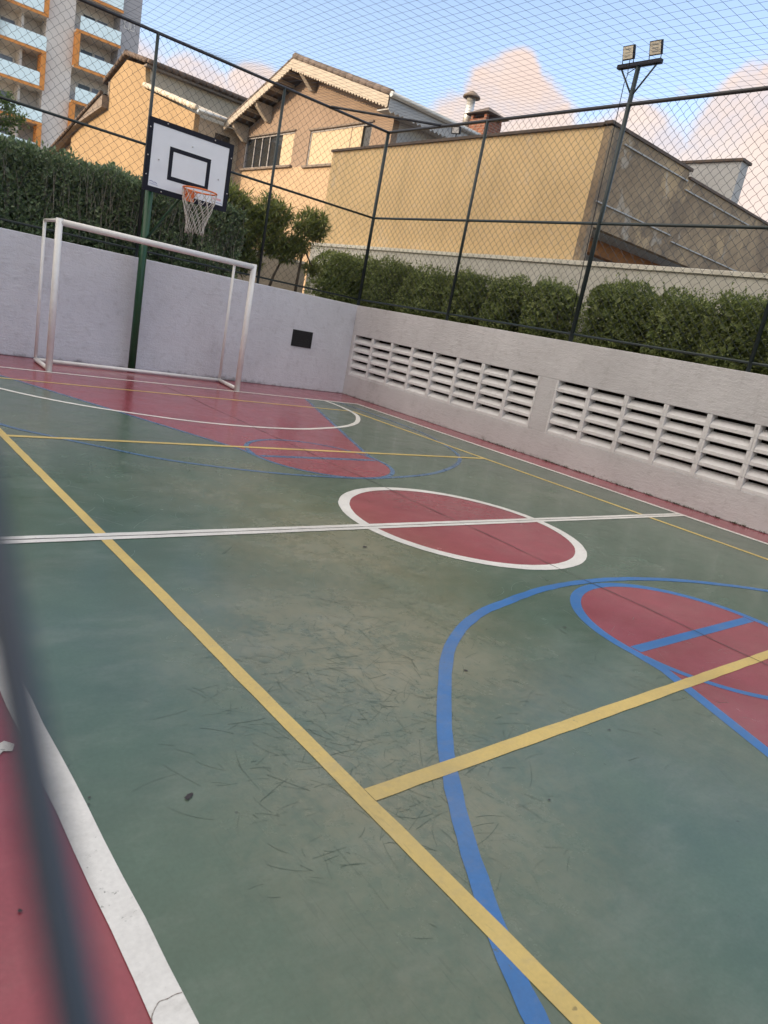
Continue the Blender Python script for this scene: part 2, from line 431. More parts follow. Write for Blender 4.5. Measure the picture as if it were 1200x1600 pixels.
tf = [(-3.55,6.88),(-3.52,5.2),(-3.42,4.1),(-3.07,3.12),(-2.76,2.74),(-2.35,2.33),(-1.91,1.95),(-1.19,1.63),(-.53,1.49),(.14,1.46),(1.08,1.66),(1.9,2.06),(2.54,2.56),(2.95,3.15),(3.40,4.24),(3.52,5.3),(3.55,6.88)]
paint('blue_line', MB().ribbon(smooth(tf), .055, .0125, wob=.003), BLUEF, 'farther blue three point arc')
y_ = MB()
for s in (-1, 1):
    y_.ribbon(line((s*V,-YB),(s*V,YB),80), .066, .0145, wob=.0022)
    y_.ribbon(line((-V,s*YB),(V,s*YB),60), .062, .0155, wob=.0022)
    y_.ribbon(line((-V+.033,s*A),(V-.033,s*A),60), .068, .0165, wob=.0022)
paint('yellow_line', y_, YELL)
w_ = MB()
for s in (-1, 1):
    w_.ribbon(line((s*W,-L-.04),(s*W,L+.04),90), .085, .0180, wob=.0025)
    w_.ribbon(line((-W+.0425,s*L),(W-.0425,s*L),60), .08, .0190, wob=.0022)
    d = [(-3.21,6.88),(-3.20,6.5),(-3.10,5.95),(-2.93,5.5),(-2.62,5.05),(-2.28,4.68),(-1.85,4.36),(-1.38,4.13),(-.85,3.93),(-.3,3.84),(.3,3.84),(.85,3.93),(1.38,4.13),(1.85,4.36),(2.28,4.68),(2.62,5.05),(2.93,5.5),(3.10,5.95),(3.20,6.5),(3.21,6.88)]
    w_.ribbon(mirror(smooth(d), s), .075, .0170, wob=.0022)
w_.ribbon(arc(0,0,1.065,0,2*PI,120)[:-1], .10, .0170, closed=True, wob=.0022)
w_.ribbon(line((-W+.043,.031),(W-.043,.031),80), .052, .0200, wob=.0022)
w_.ribbon(line((-W+.043,-.031),(W-.043,-.031),80), .052, .0200, wob=.0022)
paint('white_line', w_, WHITE)
jt = MB()
jt.ribbon([(.012*math.sin(i*.7), -6.8+i*.17) for i in range(81)], .007, .0215, wob=.0025)
jt.ribbon([(-3.9+i*.1, .004*math.sin(i*.4)) for i in range(79)], .007, .0215, wob=.0022)
paint('floor_joint', jt, CRACK, 'thin dark joints crossing at the centre circle')
cr = MB()
cr.ribbon(smooth([(-4.035,-3.046),(-4.026,-3.030),(-4.012,-3.016),(-4.000,-3.009),(-3.985,-3.012),(-3.968,-3.010),(-3.95,-3.013)],3), .0020, .0222, wob=.0006)
paint('floor_crack', cr, CRACKB, 'hairline crack across the white side line')
st = MB()
for (x, y, r, e) in ((-3.66,-2.40,.011,1.9),(-1.43,-.42,.015,1.5),(-2.07,-2.09,.008,1.6),(-2.5,-2.95,.005,1.3),(-1.0,-1.9,.008,1.2),(-3.93,-2.28,.004,1.4),(-3.94,-2.31,.004,1.),(-4.2,-2.62,.005,1.4),(-1.8,-2.75,.006,1.),(-.9,-3.2,.006,1.4)):
    a0 = rnd.uniform(0,PI); P = []
    for k in range(14):
        a = 2*PI*k/14; q = r*rnd.uniform(.6,1.1)
        u = q*e*math.cos(a); v = q*math.sin(a)
        P.append((x+u*math.cos(a0)-v*math.sin(a0), y+u*math.sin(a0)+v*math.cos(a0)))
    st.sheet(P, .0235)
sd = MB(); sl_ = MB()
def scuff(mb, x, y, a, l, w, cv, z):
    n = 6; mb.ribbon([(x+l*u*math.cos(a+cv*u), y+l*u*math.sin(a+cv*u)) for u in [i/n for i in range(n+1)]], w, z, wob=w*.35)
for i in range(2100):
    cx_, cy_, r_ = rnd.choice(((-2.4,-1.8,.75),(-2.4,-1.8,.6),(-1.75,-.5,.7),(-3.0,-2.6,.5),(-2.9,-2.2,.6),(-.9,-2.6,.8),(-1.4,-1.2,.7),(-2.2,.9,.8)))
    gx_, gy_ = rnd.gauss(0,.62), rnd.gauss(0,.62)
    if gx_*gx_+gy_*gy_ > 1.3: continue
    scuff(sd, cx_+gx_*r_*1.2, cy_+gy_*r_*1.2, rnd.gauss(rnd.choice((.5,1.9,2.7)),.45), rnd.uniform(.03,.20)*rnd.uniform(.25,1), rnd.uniform(.0006,.0019), rnd.uniform(-.3,.3), .0040+.000002*i)
for i in range(260):
    cx_, cy_, r_ = rnd.choice(((-2.2,1.9,.8),(-1.3,1.2,.7),(-2.6,.6,.6),(1.6,1.9,.9),(-.6,-1.1,.9),(1.2,-.9,.6)))
    scuff(sl_, rnd.gauss(cx_,r_*.7), rnd.gauss(cy_,r_*.7), rnd.uniform(0,2*PI), rnd.uniform(.06,.36)*rnd.uniform(.4,1), rnd.uniform(.0012,.0032), rnd.uniform(-.6,.6), .0040+.000002*i)
tag(paint('scuff_mark', sd, SCUFD), kind='stuff'); tag(paint('scuff_mark', sl_, SCUFL), kind='stuff')
paint('white_smear', MB().sheet([(-4.14,-1.93),(-4.085,-1.90),(-4.06,-1.93),(-4.075,-1.965),(-4.10,-1.955),(-4.125,-1.985),(-4.15,-1.97)], .0236), WHITE)
paint('black_mark', st, STAIN, 'small black rubber marks trodden into the paint')

# ------------------------------------------------------------------ walls
HW = 1.862
fw = thing('court_wall', 'plain white plastered wall behind the goal, with one black vent', 'wall', (-.5,8.4,0))
MB().box(-6.2, 4.86, 8.302, 8.56, 0, HW).build('wall_body', WALLW, fw, .012)
vb = MB().box(3.165,3.635, 8.288,8.302, .832,1.155)
for k in range(7): vb.box(3.19,3.61, 8.281,8.288, .855+k*.042,.878+k*.042)
vb.build('vent_cover', VENT, fw)
rw = thing('louvre_wall', 'white wall with two long bands of concrete ventilation blocks', 'wall', (4.74,1,0))
wb = MB()
wb.box(4.624,4.86, -8.0,8.302, 0,.418)
wb.box(4.624,4.86, -8.0,8.302, 1.262,HW)
for y0, y1 in ((8.215,8.302),(2.845,3.185),(-8.0,-4.692)): wb.box(4.624,4.86, y0,y1, .418,1.262)
wb.box(4.60,4.624, 2.90,3.13, .02,.40) if False else None
wb.build('wall_body', WALLR, rw, .008)
bw, bh = .6275, .1685
def block():
    m = MB(); c = .036; D = .15
    m.box(-.006,D, 0,c, 0.001,bh-.0015); m.box(-.006,D, bw-c,bw, 0.001,bh-.0015)
    m.prism([(.004,.002),(.004,.048),(.018,.060),(.105,.126),(D,.126),(D,.002)], 'y', c, bw-c)
    return m
proto = None
for y0, n in ((3.19, 8), (-4.691, 12)):
    for i in range(n):
        for j in range(5):
            if proto is None:
                o = block().build('ventilation_block', BLOCK, None, .004); proto = o
            else:
                o = proto.copy(); COL.objects.link(o)
            o.parent = rw; o.matrix_parent_inverse = Matrix.Translation(-rw.location)
            o.location = (4.630+rnd.uniform(-.002,.002), y0+i*(bw+.0004), .4185+j*(bh+.0001))
            o.rotation_euler = (0, rnd.uniform(-.006,.006), rnd.uniform(-.003,.003))
wd = MB()
for i in range(130):
    y_w = rnd.choice((.4,1.1,1.9,2.5,3.6,.1,-.4))+rnd.gauss(0,.28); c0 = Vector((4.618-abs(rnd.gauss(0,.012)), y_w, .004))
    for k in range(rnd.randint(2,6)):
        d = rv(); d.z = abs(d.z)+.3; d.x = -abs(d.x)*.6
        leaf(wd, c0+Vector((0,rnd.gauss(0,.015),0)), d, rv(), rnd.uniform(.012,.04), .008)
tag(wd.build('weeds', LEAFW), 'tiny dark weeds and moss along the foot of the louvred wall', 'weeds', kind='stuff')
# raised planting beds behind the walls
pb = MB()
pb.box(-12, 6.2, 8.56, 11.5, -.05, 1.80)
pb.box(4.86, 6.2, -9.0, 8.56, 1.50, 1.80)
pb.box(5.7, 6.2, -9.0, 8.56, -.05, 1.50)
tag(pb.build('planting_bed', SOIL), kind='structure', label='raised planting bed of dark soil behind the court walls', cat='planting bed')

# ------------------------------------------------------------------ chain-link fences and net
PITCH = .138
def chainlink(mb, o, u, n, lu, lv, r, sides=4, ph=(0,0)):
    # o origin, u horizontal unit vector, n normal; diagonals of a diamond mesh clipped to lu x lv
    o = Vector(o); u = Vector(u); n = Vector(n); z = Vector((0,0,1)); h = PITCH/2
    for sgn in (1,-1):
        a0 = -lv if sgn > 0 else 0.0
        k0 = math.floor((a0-ph[0])/PITCH)-1; k1 = math.ceil((lu+lv)/PITCH)+1
        for k in range(k0, k1+1):
            b = k*PITCH + (ph[0] if sgn > 0 else ph[1])
            # sgn +: s = b + t ; sgn -: s = b - t (t = height)
            if sgn > 0: t0, t1 = max(0,-b), min(lv, lu-b)
            else: t0, t1 = max(0,b-lu), min(lv, b)
            if t1-t0 < .02: continue
            ts = [t0]; q = math.ceil(t0/h)*h
            while q < t1-1e-4:
                if q > t0+1e-4: ts.append(q)
                q += h/2
            ts.append(t1); pts = []
            for i, t in enumerate(ts):
                s_ = b+sgn*t
                jit = 0 if i in (0,len(ts)-1) else .0035
                wv = .006*math.sin(s_*5+t*3.1) + (.0085 if sgn < 0 else .003)*(1 if (round(t/(h/2)) % 2) else -1)
                pts.append(o+u*(s_+wv+rnd.uniform(-jit,jit))+z*(t+rnd.uniform(-jit,jit))+n*(.004*(1 if (i+k)%2 else -1)*sgn))
            mb.tube(pts, r, sides, caps=False)
TOP, MID, LOW = 5.23, 3.61, 1.985
def post(x, y, z0, z1, r, par): MB().tube([(x,y,z0),(x,y,z1)], r, 12).build('post', STEELG, par)
ff = thing('chain_link_fence', 'green chain-link fence on the white wall behind the goal and backboard', 'fence', (0,8.38,HW))
for x in (-4.62,-2.33,-.035,2.285): post(x, 8.382, HW-.01, TOP, .026, ff)
post(4.70, 8.382, HW-.01, TOP+.02, .034, ff)
MB().tube([(-4.62,8.382,TOP),(4.70,8.382,TOP)], .025, 10).build('top_rail', RAILM, ff)
MB().tube([(-4.62,8.382,MID),(4.70,8.382,MID)], .021, 10).build('middle_rail', STEELG, ff)
MB().tube([(-4.62,8.382,LOW),(4.70,8.382,LOW)], .017, 8).build('bottom_rail', STEELG, ff)
MB().tube([(3.28,8.37,TOP+.012),(4.70,6.83,TOP+.012)], .022, 10).build('corner_brace', RAILM, ff)
m = MB(); chainlink(m, (-4.62,8.405,LOW-.06), (1,0,0), (0,1,0), 9.31, TOP-LOW+.06, .0024); m.build('wire_mesh', WIREM, ff)
rf = thing('chain_link_fence', 'green chain-link fence standing on the louvred wall', 'fence', (4.704,1,HW))
for y in (5.65,2.845,.065,-2.73,-5.5,-7.9):
    if abs(y-2.845) < .01: continue
    post(4.704, y, HW-.01, TOP, .027, rf)
MB().tube([(4.704,-7.9,TOP-.02),(4.704,8.38,TOP)], .027, 10).build('top_rail', RAILM, rf)
MB().tube([(4.704,-7.9,MID-.03),(4.704,8.38,MID)], .022, 10).build('middle_rail', STEELG, rf)
MB().tube([(4.704,-7.9,LOW-.01),(4.704,8.38,LOW)], .017, 8).build('bottom_rail', STEELG, rf)
m = MB(); chainlink(m, (4.728,-7.9,LOW-.06), (0,1,0), (1,0,0), 16.25, TOP-LOW+.05, .0025); m.build('wire_mesh', WIREM, rf)
# near side fence, the photograph is taken through one of its openings
CAM = Vector((-4.6291,-4.1301,1.5379))
NX = CAM.x+.012
nf = thing('chain_link_fence', 'dark coated wire crossing close in front of the camera at lower left, out of focus', 'fence', (NX,0,0))
for y in (8.2,5.4,2.6,-.9,-6.2,-8.4): post(NX-.03, y, 0, TOP, .027, nf)
for z, nm in ((TOP,'top_rail'),(3.2,'middle_rail'),(.12,'bottom_rail')):
    MB().tube([(NX-.03,-8.4,z),(NX-.03,8.2,z)], .022, 10).build(nm, STEELG, nf)
# wire phase: a wire of slope +45 deg passes at u = z - y = cam - .0735; slope -45 wires at v = z + y = cam + .103 (+k pitch)
o_y, o_z = -8.4, .10
# sgn + : s = b + t  -> y - o_y = b + (z - o_z) -> b = y - z - o_y + o_z = -(u) - o_y + o_z
FL = .70      # this mesh hangs slack: its diamonds are wider than high
ucam = CAM.z/FL-CAM.y-.0866; vcam = CAM.z/FL+CAM.y+.094
ph0 = (-ucam-o_y+o_z/FL) % PITCH; ph1 = (vcam-o_y-o_z/FL) % PITCH
def chainlink_near(mb):
    z = Vector((0,0,FL)); u = Vector((0,1,0)); o = Vector((NX,o_y,o_z)); lu, lv = 16.6, (TOP-.1)/FL
    for sgn, ph in ((1,ph0),(-1,ph1)):
        for k in range(-40, 160):
            b = k*PITCH+ph
            if sgn > 0: t0, t1 = max(0,-b), min(lv, lu-b)
            else: t0, t1 = max(0,b-lu), min(lv, b)
            if t1-t0 < .02: continue
            nseg = max(1, int((t1-t0)/.6))
            mb.tube([o+u*(b+sgn*(t0+(t1-t0)*i/nseg))+z*(t0+(t1-t0)*i/nseg) for i in range(nseg+1)], .0014, 8, caps=False)
m = MB(); chainlink_near(m); m.build('wire_mesh', WIREN, nf)
# overhead net
nt_ = MB(); PN = .1455
def netz(x, y):
    z = TOP-.03
    e = min(x+4.6, 4.7-x, 8.38-y, y+8.2)
    z -= .10*min(1, max(0,e)/1.6) - .03
    z += .05*mnoise.noise(Vector((x*.35,y*.35,2.)))*min(1,max(0,e)/.6)
    z -= .16*math.exp(-((x+.2)/1.3)**2-((y-7.5)/.8)**2)*min(1,max(0,8.38-y)/.4)
    return z
nx_ = int(9.3/PN); ny_ = int(16.5/PN)
for i in range(nx_+1):
    x = -4.6+i*PN
    nt_.tube([(x+.015*mnoise.noise(Vector((x,y*.8,5)))+.02*math.sin(y*.5), y, netz(x,y)) for y in [8.38-16.5*j/55 for j in range(56)]], .0017, 3, caps=False)
for j in range(ny_+1):
    y = 8.36-j*PN
    nt_.tube([(x, y+.015*mnoise.noise(Vector((x*.8,y,9)))-.04*x/4.6, netz(x,y)) for x in [-4.6+9.3*i/34 for i in range(35)]], .0017, 3, caps=False)
tag(nt_.build('overhead_net', NETM), 'dark square mesh net stretched flat over the whole court', 'net')

# ------------------------------------------------------------------ goal and basketball hoop
g = thing('football_goal', 'white tubular goal frame without a net, in front of the far wall', 'goal', (-.1,7.0,0))
GL, GR, GY, GZ = -1.645, 1.405, 6.985, 2.07
BL, BR, BY = -1.60, 1.52, 7.90
RP = .047
MB().tube([(GL,GY,0),(GL,GY,GZ+RP)], RP, 16).build('front_post', GOALW, g)
MB().tube([(GR,GY,0),(GR,GY,GZ+RP)], RP, 16).build('front_post', GOALW, g)
MB().tube([(GL-.02,GY,GZ+.001),(GR+.02,GY,GZ+.001)], RP-.002, 16).build('crossbar', GOALW, g)
for a, b in ((GL,BL),(GR,BR)):
    MB().tube([(b,BY,.03),(b,BY,GZ+.02)], .024, 12).build('back_post', GOALW, g)
    MB().tube([(a,GY,GZ+.02),(b,BY,GZ+.02)], .022, 12).build('top_stay', GOALW, g)
    MB().tube([(a,GY+.02,.036),(b,BY,.036)], .034, 12).build('base_stay', GOALW, g)
MB().tube([(BL,BY,.036),(BR,BY,.036)], .030, 12).build('base_bar', GOALW, g)
h = thing('basketball_hoop', 'white black-edged backboard with orange rim on a green pole', 'basketball hoop', (-.03,8.09,0))
po = MB().tube([(-.03,8.10,0),(-.03,8.10,2.98)], .062, 20).build('pole', POLEG, h)
MB().tube([(-.03,8.10,2.93),(-.03,6.72,3.20)], .045, 14).build('arm', POLEG, h)
MB().tube([(-.03,8.06,2.15),(-.03,6.75,2.84)], .020, 10).build('brace', POLEG, h)
MB().tube([(-.45,6.68,2.84),(.37,6.68,2.84)], .02, 8).build('board_bracket', POLEG, h)
YBD = 6.62; X0, X1, Z0, Z1 = -.685, .605, 2.745, 3.69
bb = MB().box(X0,X1, YBD,YBD+.03, Z0,Z1).build('backboard', BOARDW, h, .003)
bd = MB(); t_ = .066; f0 = YBD-.004
bd.box(X0-.003,X1+.003, f0,YBD+.034, Z1-t_,Z1+.003); bd.box(X0-.003,X1+.003, f0,YBD+.034, Z0-.003,Z0+t_)
bd.box(X0-.003,X0+t_, f0,YBD+.034, Z0+t_,Z1-t_); bd.box(X1-t_,X1+.003, f0,YBD+.034, Z0+t_,Z1-t_)
ix0, ix1, iz0, iz1 = -.355,.275,2.955,3.395
q = .056
bd.box(ix0,ix1, YBD-.0025,YBD+.001, iz1-q,iz1); bd.box(ix0,ix1, YBD-.0025,YBD+.001, iz0,iz0+q)
bd.box(ix0,ix0+q, YBD-.0025,YBD+.001, iz0+q,iz1-q); bd.box(ix1-q,ix1, YBD-.0025,YBD+.001, iz0+q,iz1-q)
bd.build('black_border', BLACKP, bb)
for bx, bz in ((-.66,3.56),(-.66,3.2),(-.66,2.95),(-.42,3.665),(.30,3.665),(-.42,2.77),(.20,2.77),(.585,3.0),(.585,3.5),(-.03,3.48),(-.5,3.18),(.42,3.16)):
    bo = MB().lathe([(0,.0),(.010,.0),(.010,.006),(0,.008)], (0,0,0), 8)
    for i in range(len(bo.v)-32, len(bo.v)): x_, y_2, z_ = bo.v[i]; bo.v[i] = (bx+x_, f0-z_, bz+y_2)
    bo.build('bolt', GALV, bb)
for pts, r in (([( -.60,2.875),(-.57,2.885),(-.55,2.868),(-.52,2.875),(-.49,2.862)], .003), ([(-.60,2.85),(-.54,2.845),(-.48,2.838)], .002), ([(.38,2.845),(.45,2.842),(.53,2.838)], .0035)):
    MB().tube([(x, YBD-.0015, z) for x, z in pts], r, 5).build('pen_mark', INK, bb)
MB().box(.37,.50, YBD-.002,YBD+.001, 2.872,2.90).build('faded_stripe', INKR, bb)
RC = Vector((-.01, 6.24, 2.885)); RR = .235
rim = MB().tube([(RC.x+RR*math.cos(2*PI*k/40), RC.y+RR*math.sin(2*PI*k/40), RC.z) for k in range(40)], .0115, 10, closed=True)
rim.box(RC.x-.085,RC.x+.085, 6.605,6.6175, 2.745,2.915)
for s in (-1,1):
    rim.tube([(RC.x+s*.07,6.61,2.80),(RC.x+s*.06,RC.y+RR-.02,2.875)], .008, 8)
    rim.tube([(RC.x+s*.07,6.61,2.895),(RC.x+s*.075,RC.y+RR-.012,2.885)], .010, 8)
ro = rim.build('rim', ORIM, h)
NS = 12
for k in range(NS):
    a = 2*PI*(k+.5)/NS; c_, s_ = math.cos(a), math.sin(a)
    MB().tube([(RC.x+(RR-.006)*c_,RC.y+(RR-.006)*s_,RC.z-.008),(RC.x+(RR+.012)*c_,RC.y+(RR+.012)*s_,RC.z-.028),(RC.x+(RR-.012)*c_,RC.y+(RR-.012)*s_,RC.z-.034)], .003, 6).build('net_hook', GALV, ro)
ne = MB(); rows = [(.232,-.03),(.222,-.13),(.200,-.22),(.172,-.31),(.145,-.40),(.128,-.49),(.132,-.585)]
for dirn in (1,-1):
    for k in range(NS):
        pts = []
        for i, (r, z) in enumerate(rows):
            a = 2*PI*(k+.5+dirn*i*.5)/NS
            rr = r+rnd.uniform(-.010,.010); pts.append((RC.x+rr*math.cos(a)+.02*z, RC.y+rr*math.sin(a), RC.z+z+rnd.uniform(-.016,.012)))
        fine = []
        for i in range(len(pts)-1):
            p, q2 = Vector(pts[i]), Vector(pts[i+1])
            for u in (0,.5): fine.append(p.lerp(q2,u)+Vector((0,0,-.008 if u else 0)))
        fine.append(Vector(pts[-1])); ne.tube(fine, .0042, 6)
ne.build('net', CORD, ro)

# ------------------------------------------------------------------ floodlight mast
fm = thing('floodlight_mast', 'tall dark mast on the louvred wall with two square floodlights', 'floodlight', (4.704,2.845,HW))
MB().tube([(4.704,2.845,HW-.01),(4.704,2.86,5.715)], .034, 14).build('pole', STEELG, fm)
MB().box(4.665,4.735, 2.50,3.20, 5.712,5.765).build('crossbar', BLACKP, fm)
for s in (-1,1): MB().tube([(4.70,2.855,5.33),(4.70,2.85+s*.29,5.715)], .013, 8).build('brace', STEELG, fm)
for yc in (3.045,2.612):
    n_ = Vector((-.93,.02,-.30)).normalized() if yc > 2.8 else Vector((-.92,-.08,-.36)).normalized()
    hx = Vector((0,1,0)); hx = (hx-n_*hx.dot(n_)).normalized(); hz = n_.cross(hx)
    if hz.z < 0: hz = -hz
    c = Vector((4.66,yc,5.90))
    fx = MB().obox(c, n_*.022, hx*.092, hz*.088)
    for k in range(7): fx.obox(c-n_*.034+hx*(-.072+.024*k), n_*.014, hx*.004, hz*.07)
    fo = fx.build('floodlight', BLACKP, fm, .004)
    MB().obox(c+n_*.0245, n_*.003, hx*.080, hz*.076).build('lens', LENS, fo)
    led = MB()
    for i in range(3): led.obox(c+n_*.029+hz*(-.04+.04*i), n_*.0015, hx*.045, hz*.004)
    led.build('lamp_strip', GUTTER, fo)
    for s in (-1,1): MB().tube([c+hx*s*.094, Vector((4.69,yc+s*.090,5.765))], .006, 6).build('bracket', BLACKP, fo)
cb = MB().tube([(4.66,3.0,5.80),(4.665,3.0,5.70),(4.68,2.99,5.62),(4.66,3.0,5.5),(4.665,2.985,5.0),(4.66,2.965,4.2),(4.665,2.94,3.3),(4.67,2.90,2.2)], .006, 6)
cb.tube([(4.66,2.99,5.62),(4.69,2.89,5.69)], .006, 6)
cb.build('cable', BLACKP, fm)

# ------------------------------------------------------------------ planting
def boxhedge(x0,x1,y0,y1,z0,z1, count, ln, w, rough=.10, upb=.4, ns=1.6, round_=0.0, seed=0):
    mb = MB()
    cx, cy = (x0+x1)/2, (y0+y1)/2; hx, hy = (x1-x0)/2, (y1-y0)/2; hz = z1-z0
    for i in range(count):
        # sample a point on the shell: faces weighted by area, with depth falling inward
        dep = abs(rnd.gauss(0,1))*.13
        fx = rnd.choices(('x-','x+','y-','y+','t'), (hy*2*hz, hy*2*hz, hx*2*hz, hx*2*hz*.5, 4*hx*hy*1.2))[0]
        u, v = rnd.uniform(-1,1), rnd.uniform(0,1)
        if fx == 't': p = Vector((u*hx, rnd.uniform(-1,1)*hy, hz-dep)); n = Vector((0,0,1))
        elif fx[0] == 'x':
            s = -1 if fx[1] == '-' else 1; p = Vector((s*(hx-dep), u*hy, v*hz)); n = Vector((s,0,0))
        else:
            s = -1 if fx[1] == '-' else 1; p = Vector((u*hx, s*(hy-dep), v*hz)); n = Vector((0,s,0))
        if round_:      # pull towards a superellipsoid
            q = Vector((p.x/hx, p.y/hy, (p.z-hz*.45)/(hz*.55)))
            r4 = (abs(q.x)**2.3+abs(q.y)**2.3+(abs(q.z)**2.3 if q.z > 0 else abs(q.z)**2.3*.2))**(1/2.3)
            k = 1/max(r4,1e-3); k = 1+(min(k,1)-1)*round_
            p = Vector((p.x*k, p.y*k, hz*.45+(p.z-hz*.45)*k))
        d = fbm((p.x+cx+seed, p.y+cy, p.z), ns, 3)*rough*1.5 + rnd.uniform(-.03,.05)
        p += n*d
        if fbm((p.x+cx, p.y+cy+seed+5, p.z), 3.2, 2) < -.42 and rnd.random() < .75: continue
        dv = (n*.7+Vector((0,0,upb))+rv()*.9)
        leaf(mb, Vector((cx,cy,z0))+p, dv, rv()+n*.6, ln*rnd.uniform(.6,1.25), w*rnd.uniform(.7,1.2))
    for i in range(26):
        b_ = Vector((cx+rnd.uniform(-.9,.9)*hx, cy+rnd.uniform(-.9,.9)*hy, z1-.12)); d_ = Vector((rnd.uniform(-.4,.4),rnd.uniform(-.4,.4),1)).normalized(); l_ = rnd.uniform(.10,.24)
        for k in range(7): leaf(mb, b_+d_*l_*k/6, rv()+d_*.8, rv(), ln*rnd.uniform(.6,1), w)
    for i in range(int(count*.34)):
        p = Vector((rnd.uniform(-.82,.82)*hx, rnd.uniform(-.8,.85)*hy, rnd.uniform(.0,.88)*hz))
        if round_ and (abs(p.x/hx)**3+abs(p.y/hy)**3+(max(0,p.z-hz*.45)/(hz*.55))**3) > .55: continue
        leaf(mb, Vector((cx,cy,z0))+p, rv(), rv(), .15*rnd.uniform(.7,1.2), .10)
    return mb
# clipped hedge behind the far wall, left of the pole
hd = thing('clipped_hedge', 'tall dark clipped hedge with bare stalks, left of the hoop pole', 'hedge', (-1.8,9.1,1.8))
boxhedge(-4.7,2.0, 8.62,9.75, 1.80,3.10, 40000, .075, .042, .10, .55, 1.7).build('foliage', LEAFH, hd)
tw = MB()
for i in range(290):
    x = rnd.uniform(-4.7,2.0); y = 8.60+abs(rnd.gauss(0,.10)); z = rnd.uniform(1.8,2.6)
    l = rnd.uniform(.35,.9)
    if z+l > 3.2: l = 3.2-z
    tw.tube([(x,y,z),(x+rnd.uniform(-.06,.06),y+rnd.uniform(-.03,.05),z+l*.5),(x+rnd.uniform(-.12,.12),y+rnd.uniform(-.03,.1),z+l)], [.005,.0045,.003], 4, caps=False)
for i in range(200):
    x = rnd.uniform(-4.7,2.0); y = rnd.uniform(8.65,9.3)
    tw.tube([(x,y,2.9),(x+rnd.uniform(-.05,.05),y,rnd.uniform(3.12,3.24))], [.004,.002], 4, caps=False)
tag(tw.build('stalks', TWIG, hd), kind='stuff')
# leafy rosettes (narrow-leaved shrubs) between hedge and corner
def rosette(mb, c, n, ln, w, spread=1.0, down=.25):
    for i in range(n):
        d = rv(); d.z = d.z*.8+.25
        dd = (d*spread+Vector((0,0,-down*rnd.random())))
        leaf(mb, Vector(c)+d*.03, dd, Vector((0,0,1))+rv()*.4, ln*rnd.uniform(.6,1.15), w*rnd.uniform(.8,1.2))
def tuftshrub(label, trunk, blobs, nros, per, ln=.17, w=.027, seed=0):
    t = thing('narrow_leaf_shrub', label, 'shrub', trunk[0], 'narrow-leaved shrubs by the hoop')
    mb = MB(); tk = MB()
    for (c, r) in blobs:
        c = Vector(c)
        for i in range(int(2.7*nros*r[0]*r[2]/.12)):
            d = rv(); k = rnd.uniform(.15,1.)**.5
            rosette(mb, c+Vector((d.x*r[0]*k, d.y*r[1]*k, d.z*r[2]*k)), per, ln, w)
        tk.tube([trunk[-1], (Vector(trunk[-1])+c)/2+Vector((.03,0,-.05)), c], [.022,.016,.008], 7)
        for i in range(4):
            d = rv(); tk.tube([c-Vector((0,0,r[2]*.5)), c+Vector((d.x*r[0]*.7,d.y*r[1]*.7,d.z*r[2]*.6))], [.009,.004], 5)
    tk.tube(trunk, [.034-.012*i/(len(trunk)-1) for i in range(len(trunk))], 8)
    mb.build('crown', LEAFD, t); tk.build('trunk', BARK, t)
tuftshrub('bright bushy shrub directly right of the backboard', [(1.55,9.15,1.8),(1.60,9.1,2.3),(1.72,9.1,2.75)], [((1.85,9.15,3.16),(.48,.44,.42)),((1.45,9.1,2.95),(.34,.32,.30)),((2.25,9.15,2.95),(.30,.30,.34)),((2.15,9.05,2.3),(.30,.25,.30)),((2.05,9.0,2.75),(.30,.30,.28))], 26, 26)
tuftshrub('rounded narrow-leaved shrub behind the fence post, right of the bushiest one', [(2.62,9.2,1.8),(2.66,9.2,2.2),(2.72,9.2,2.6)], [((2.80,9.2,3.16),(.46,.42,.40)),((2.62,9.1,2.76),(.44,.36,.34)),((3.02,9.15,2.62),(.27,.27,.22)),((2.45,9.1,2.3),(.22,.22,.22))], 26, 26)
tuftshrub('slim dark-stemmed shrub whose tuft hangs between two taller ones', [(3.02,9.25,1.8),(3.10,9.25,2.1),(3.22,9.25,2.4)], [((3.30,9.2,2.70),(.34,.30,.26))], 26, 24)
tuftshrub('pom-pom topped shrub on bare stems nearest the wall corner', [(3.66,9.25,1.8),(3.68,9.25,2.3),(3.70,9.25,2.8)], [((3.74,9.25,3.22),(.46,.42,.31)),((3.98,9.2,2.42),(.20,.20,.14)),((3.52,9.2,2.75),(.24,.22,.17))], 26, 26)
sx = MB()
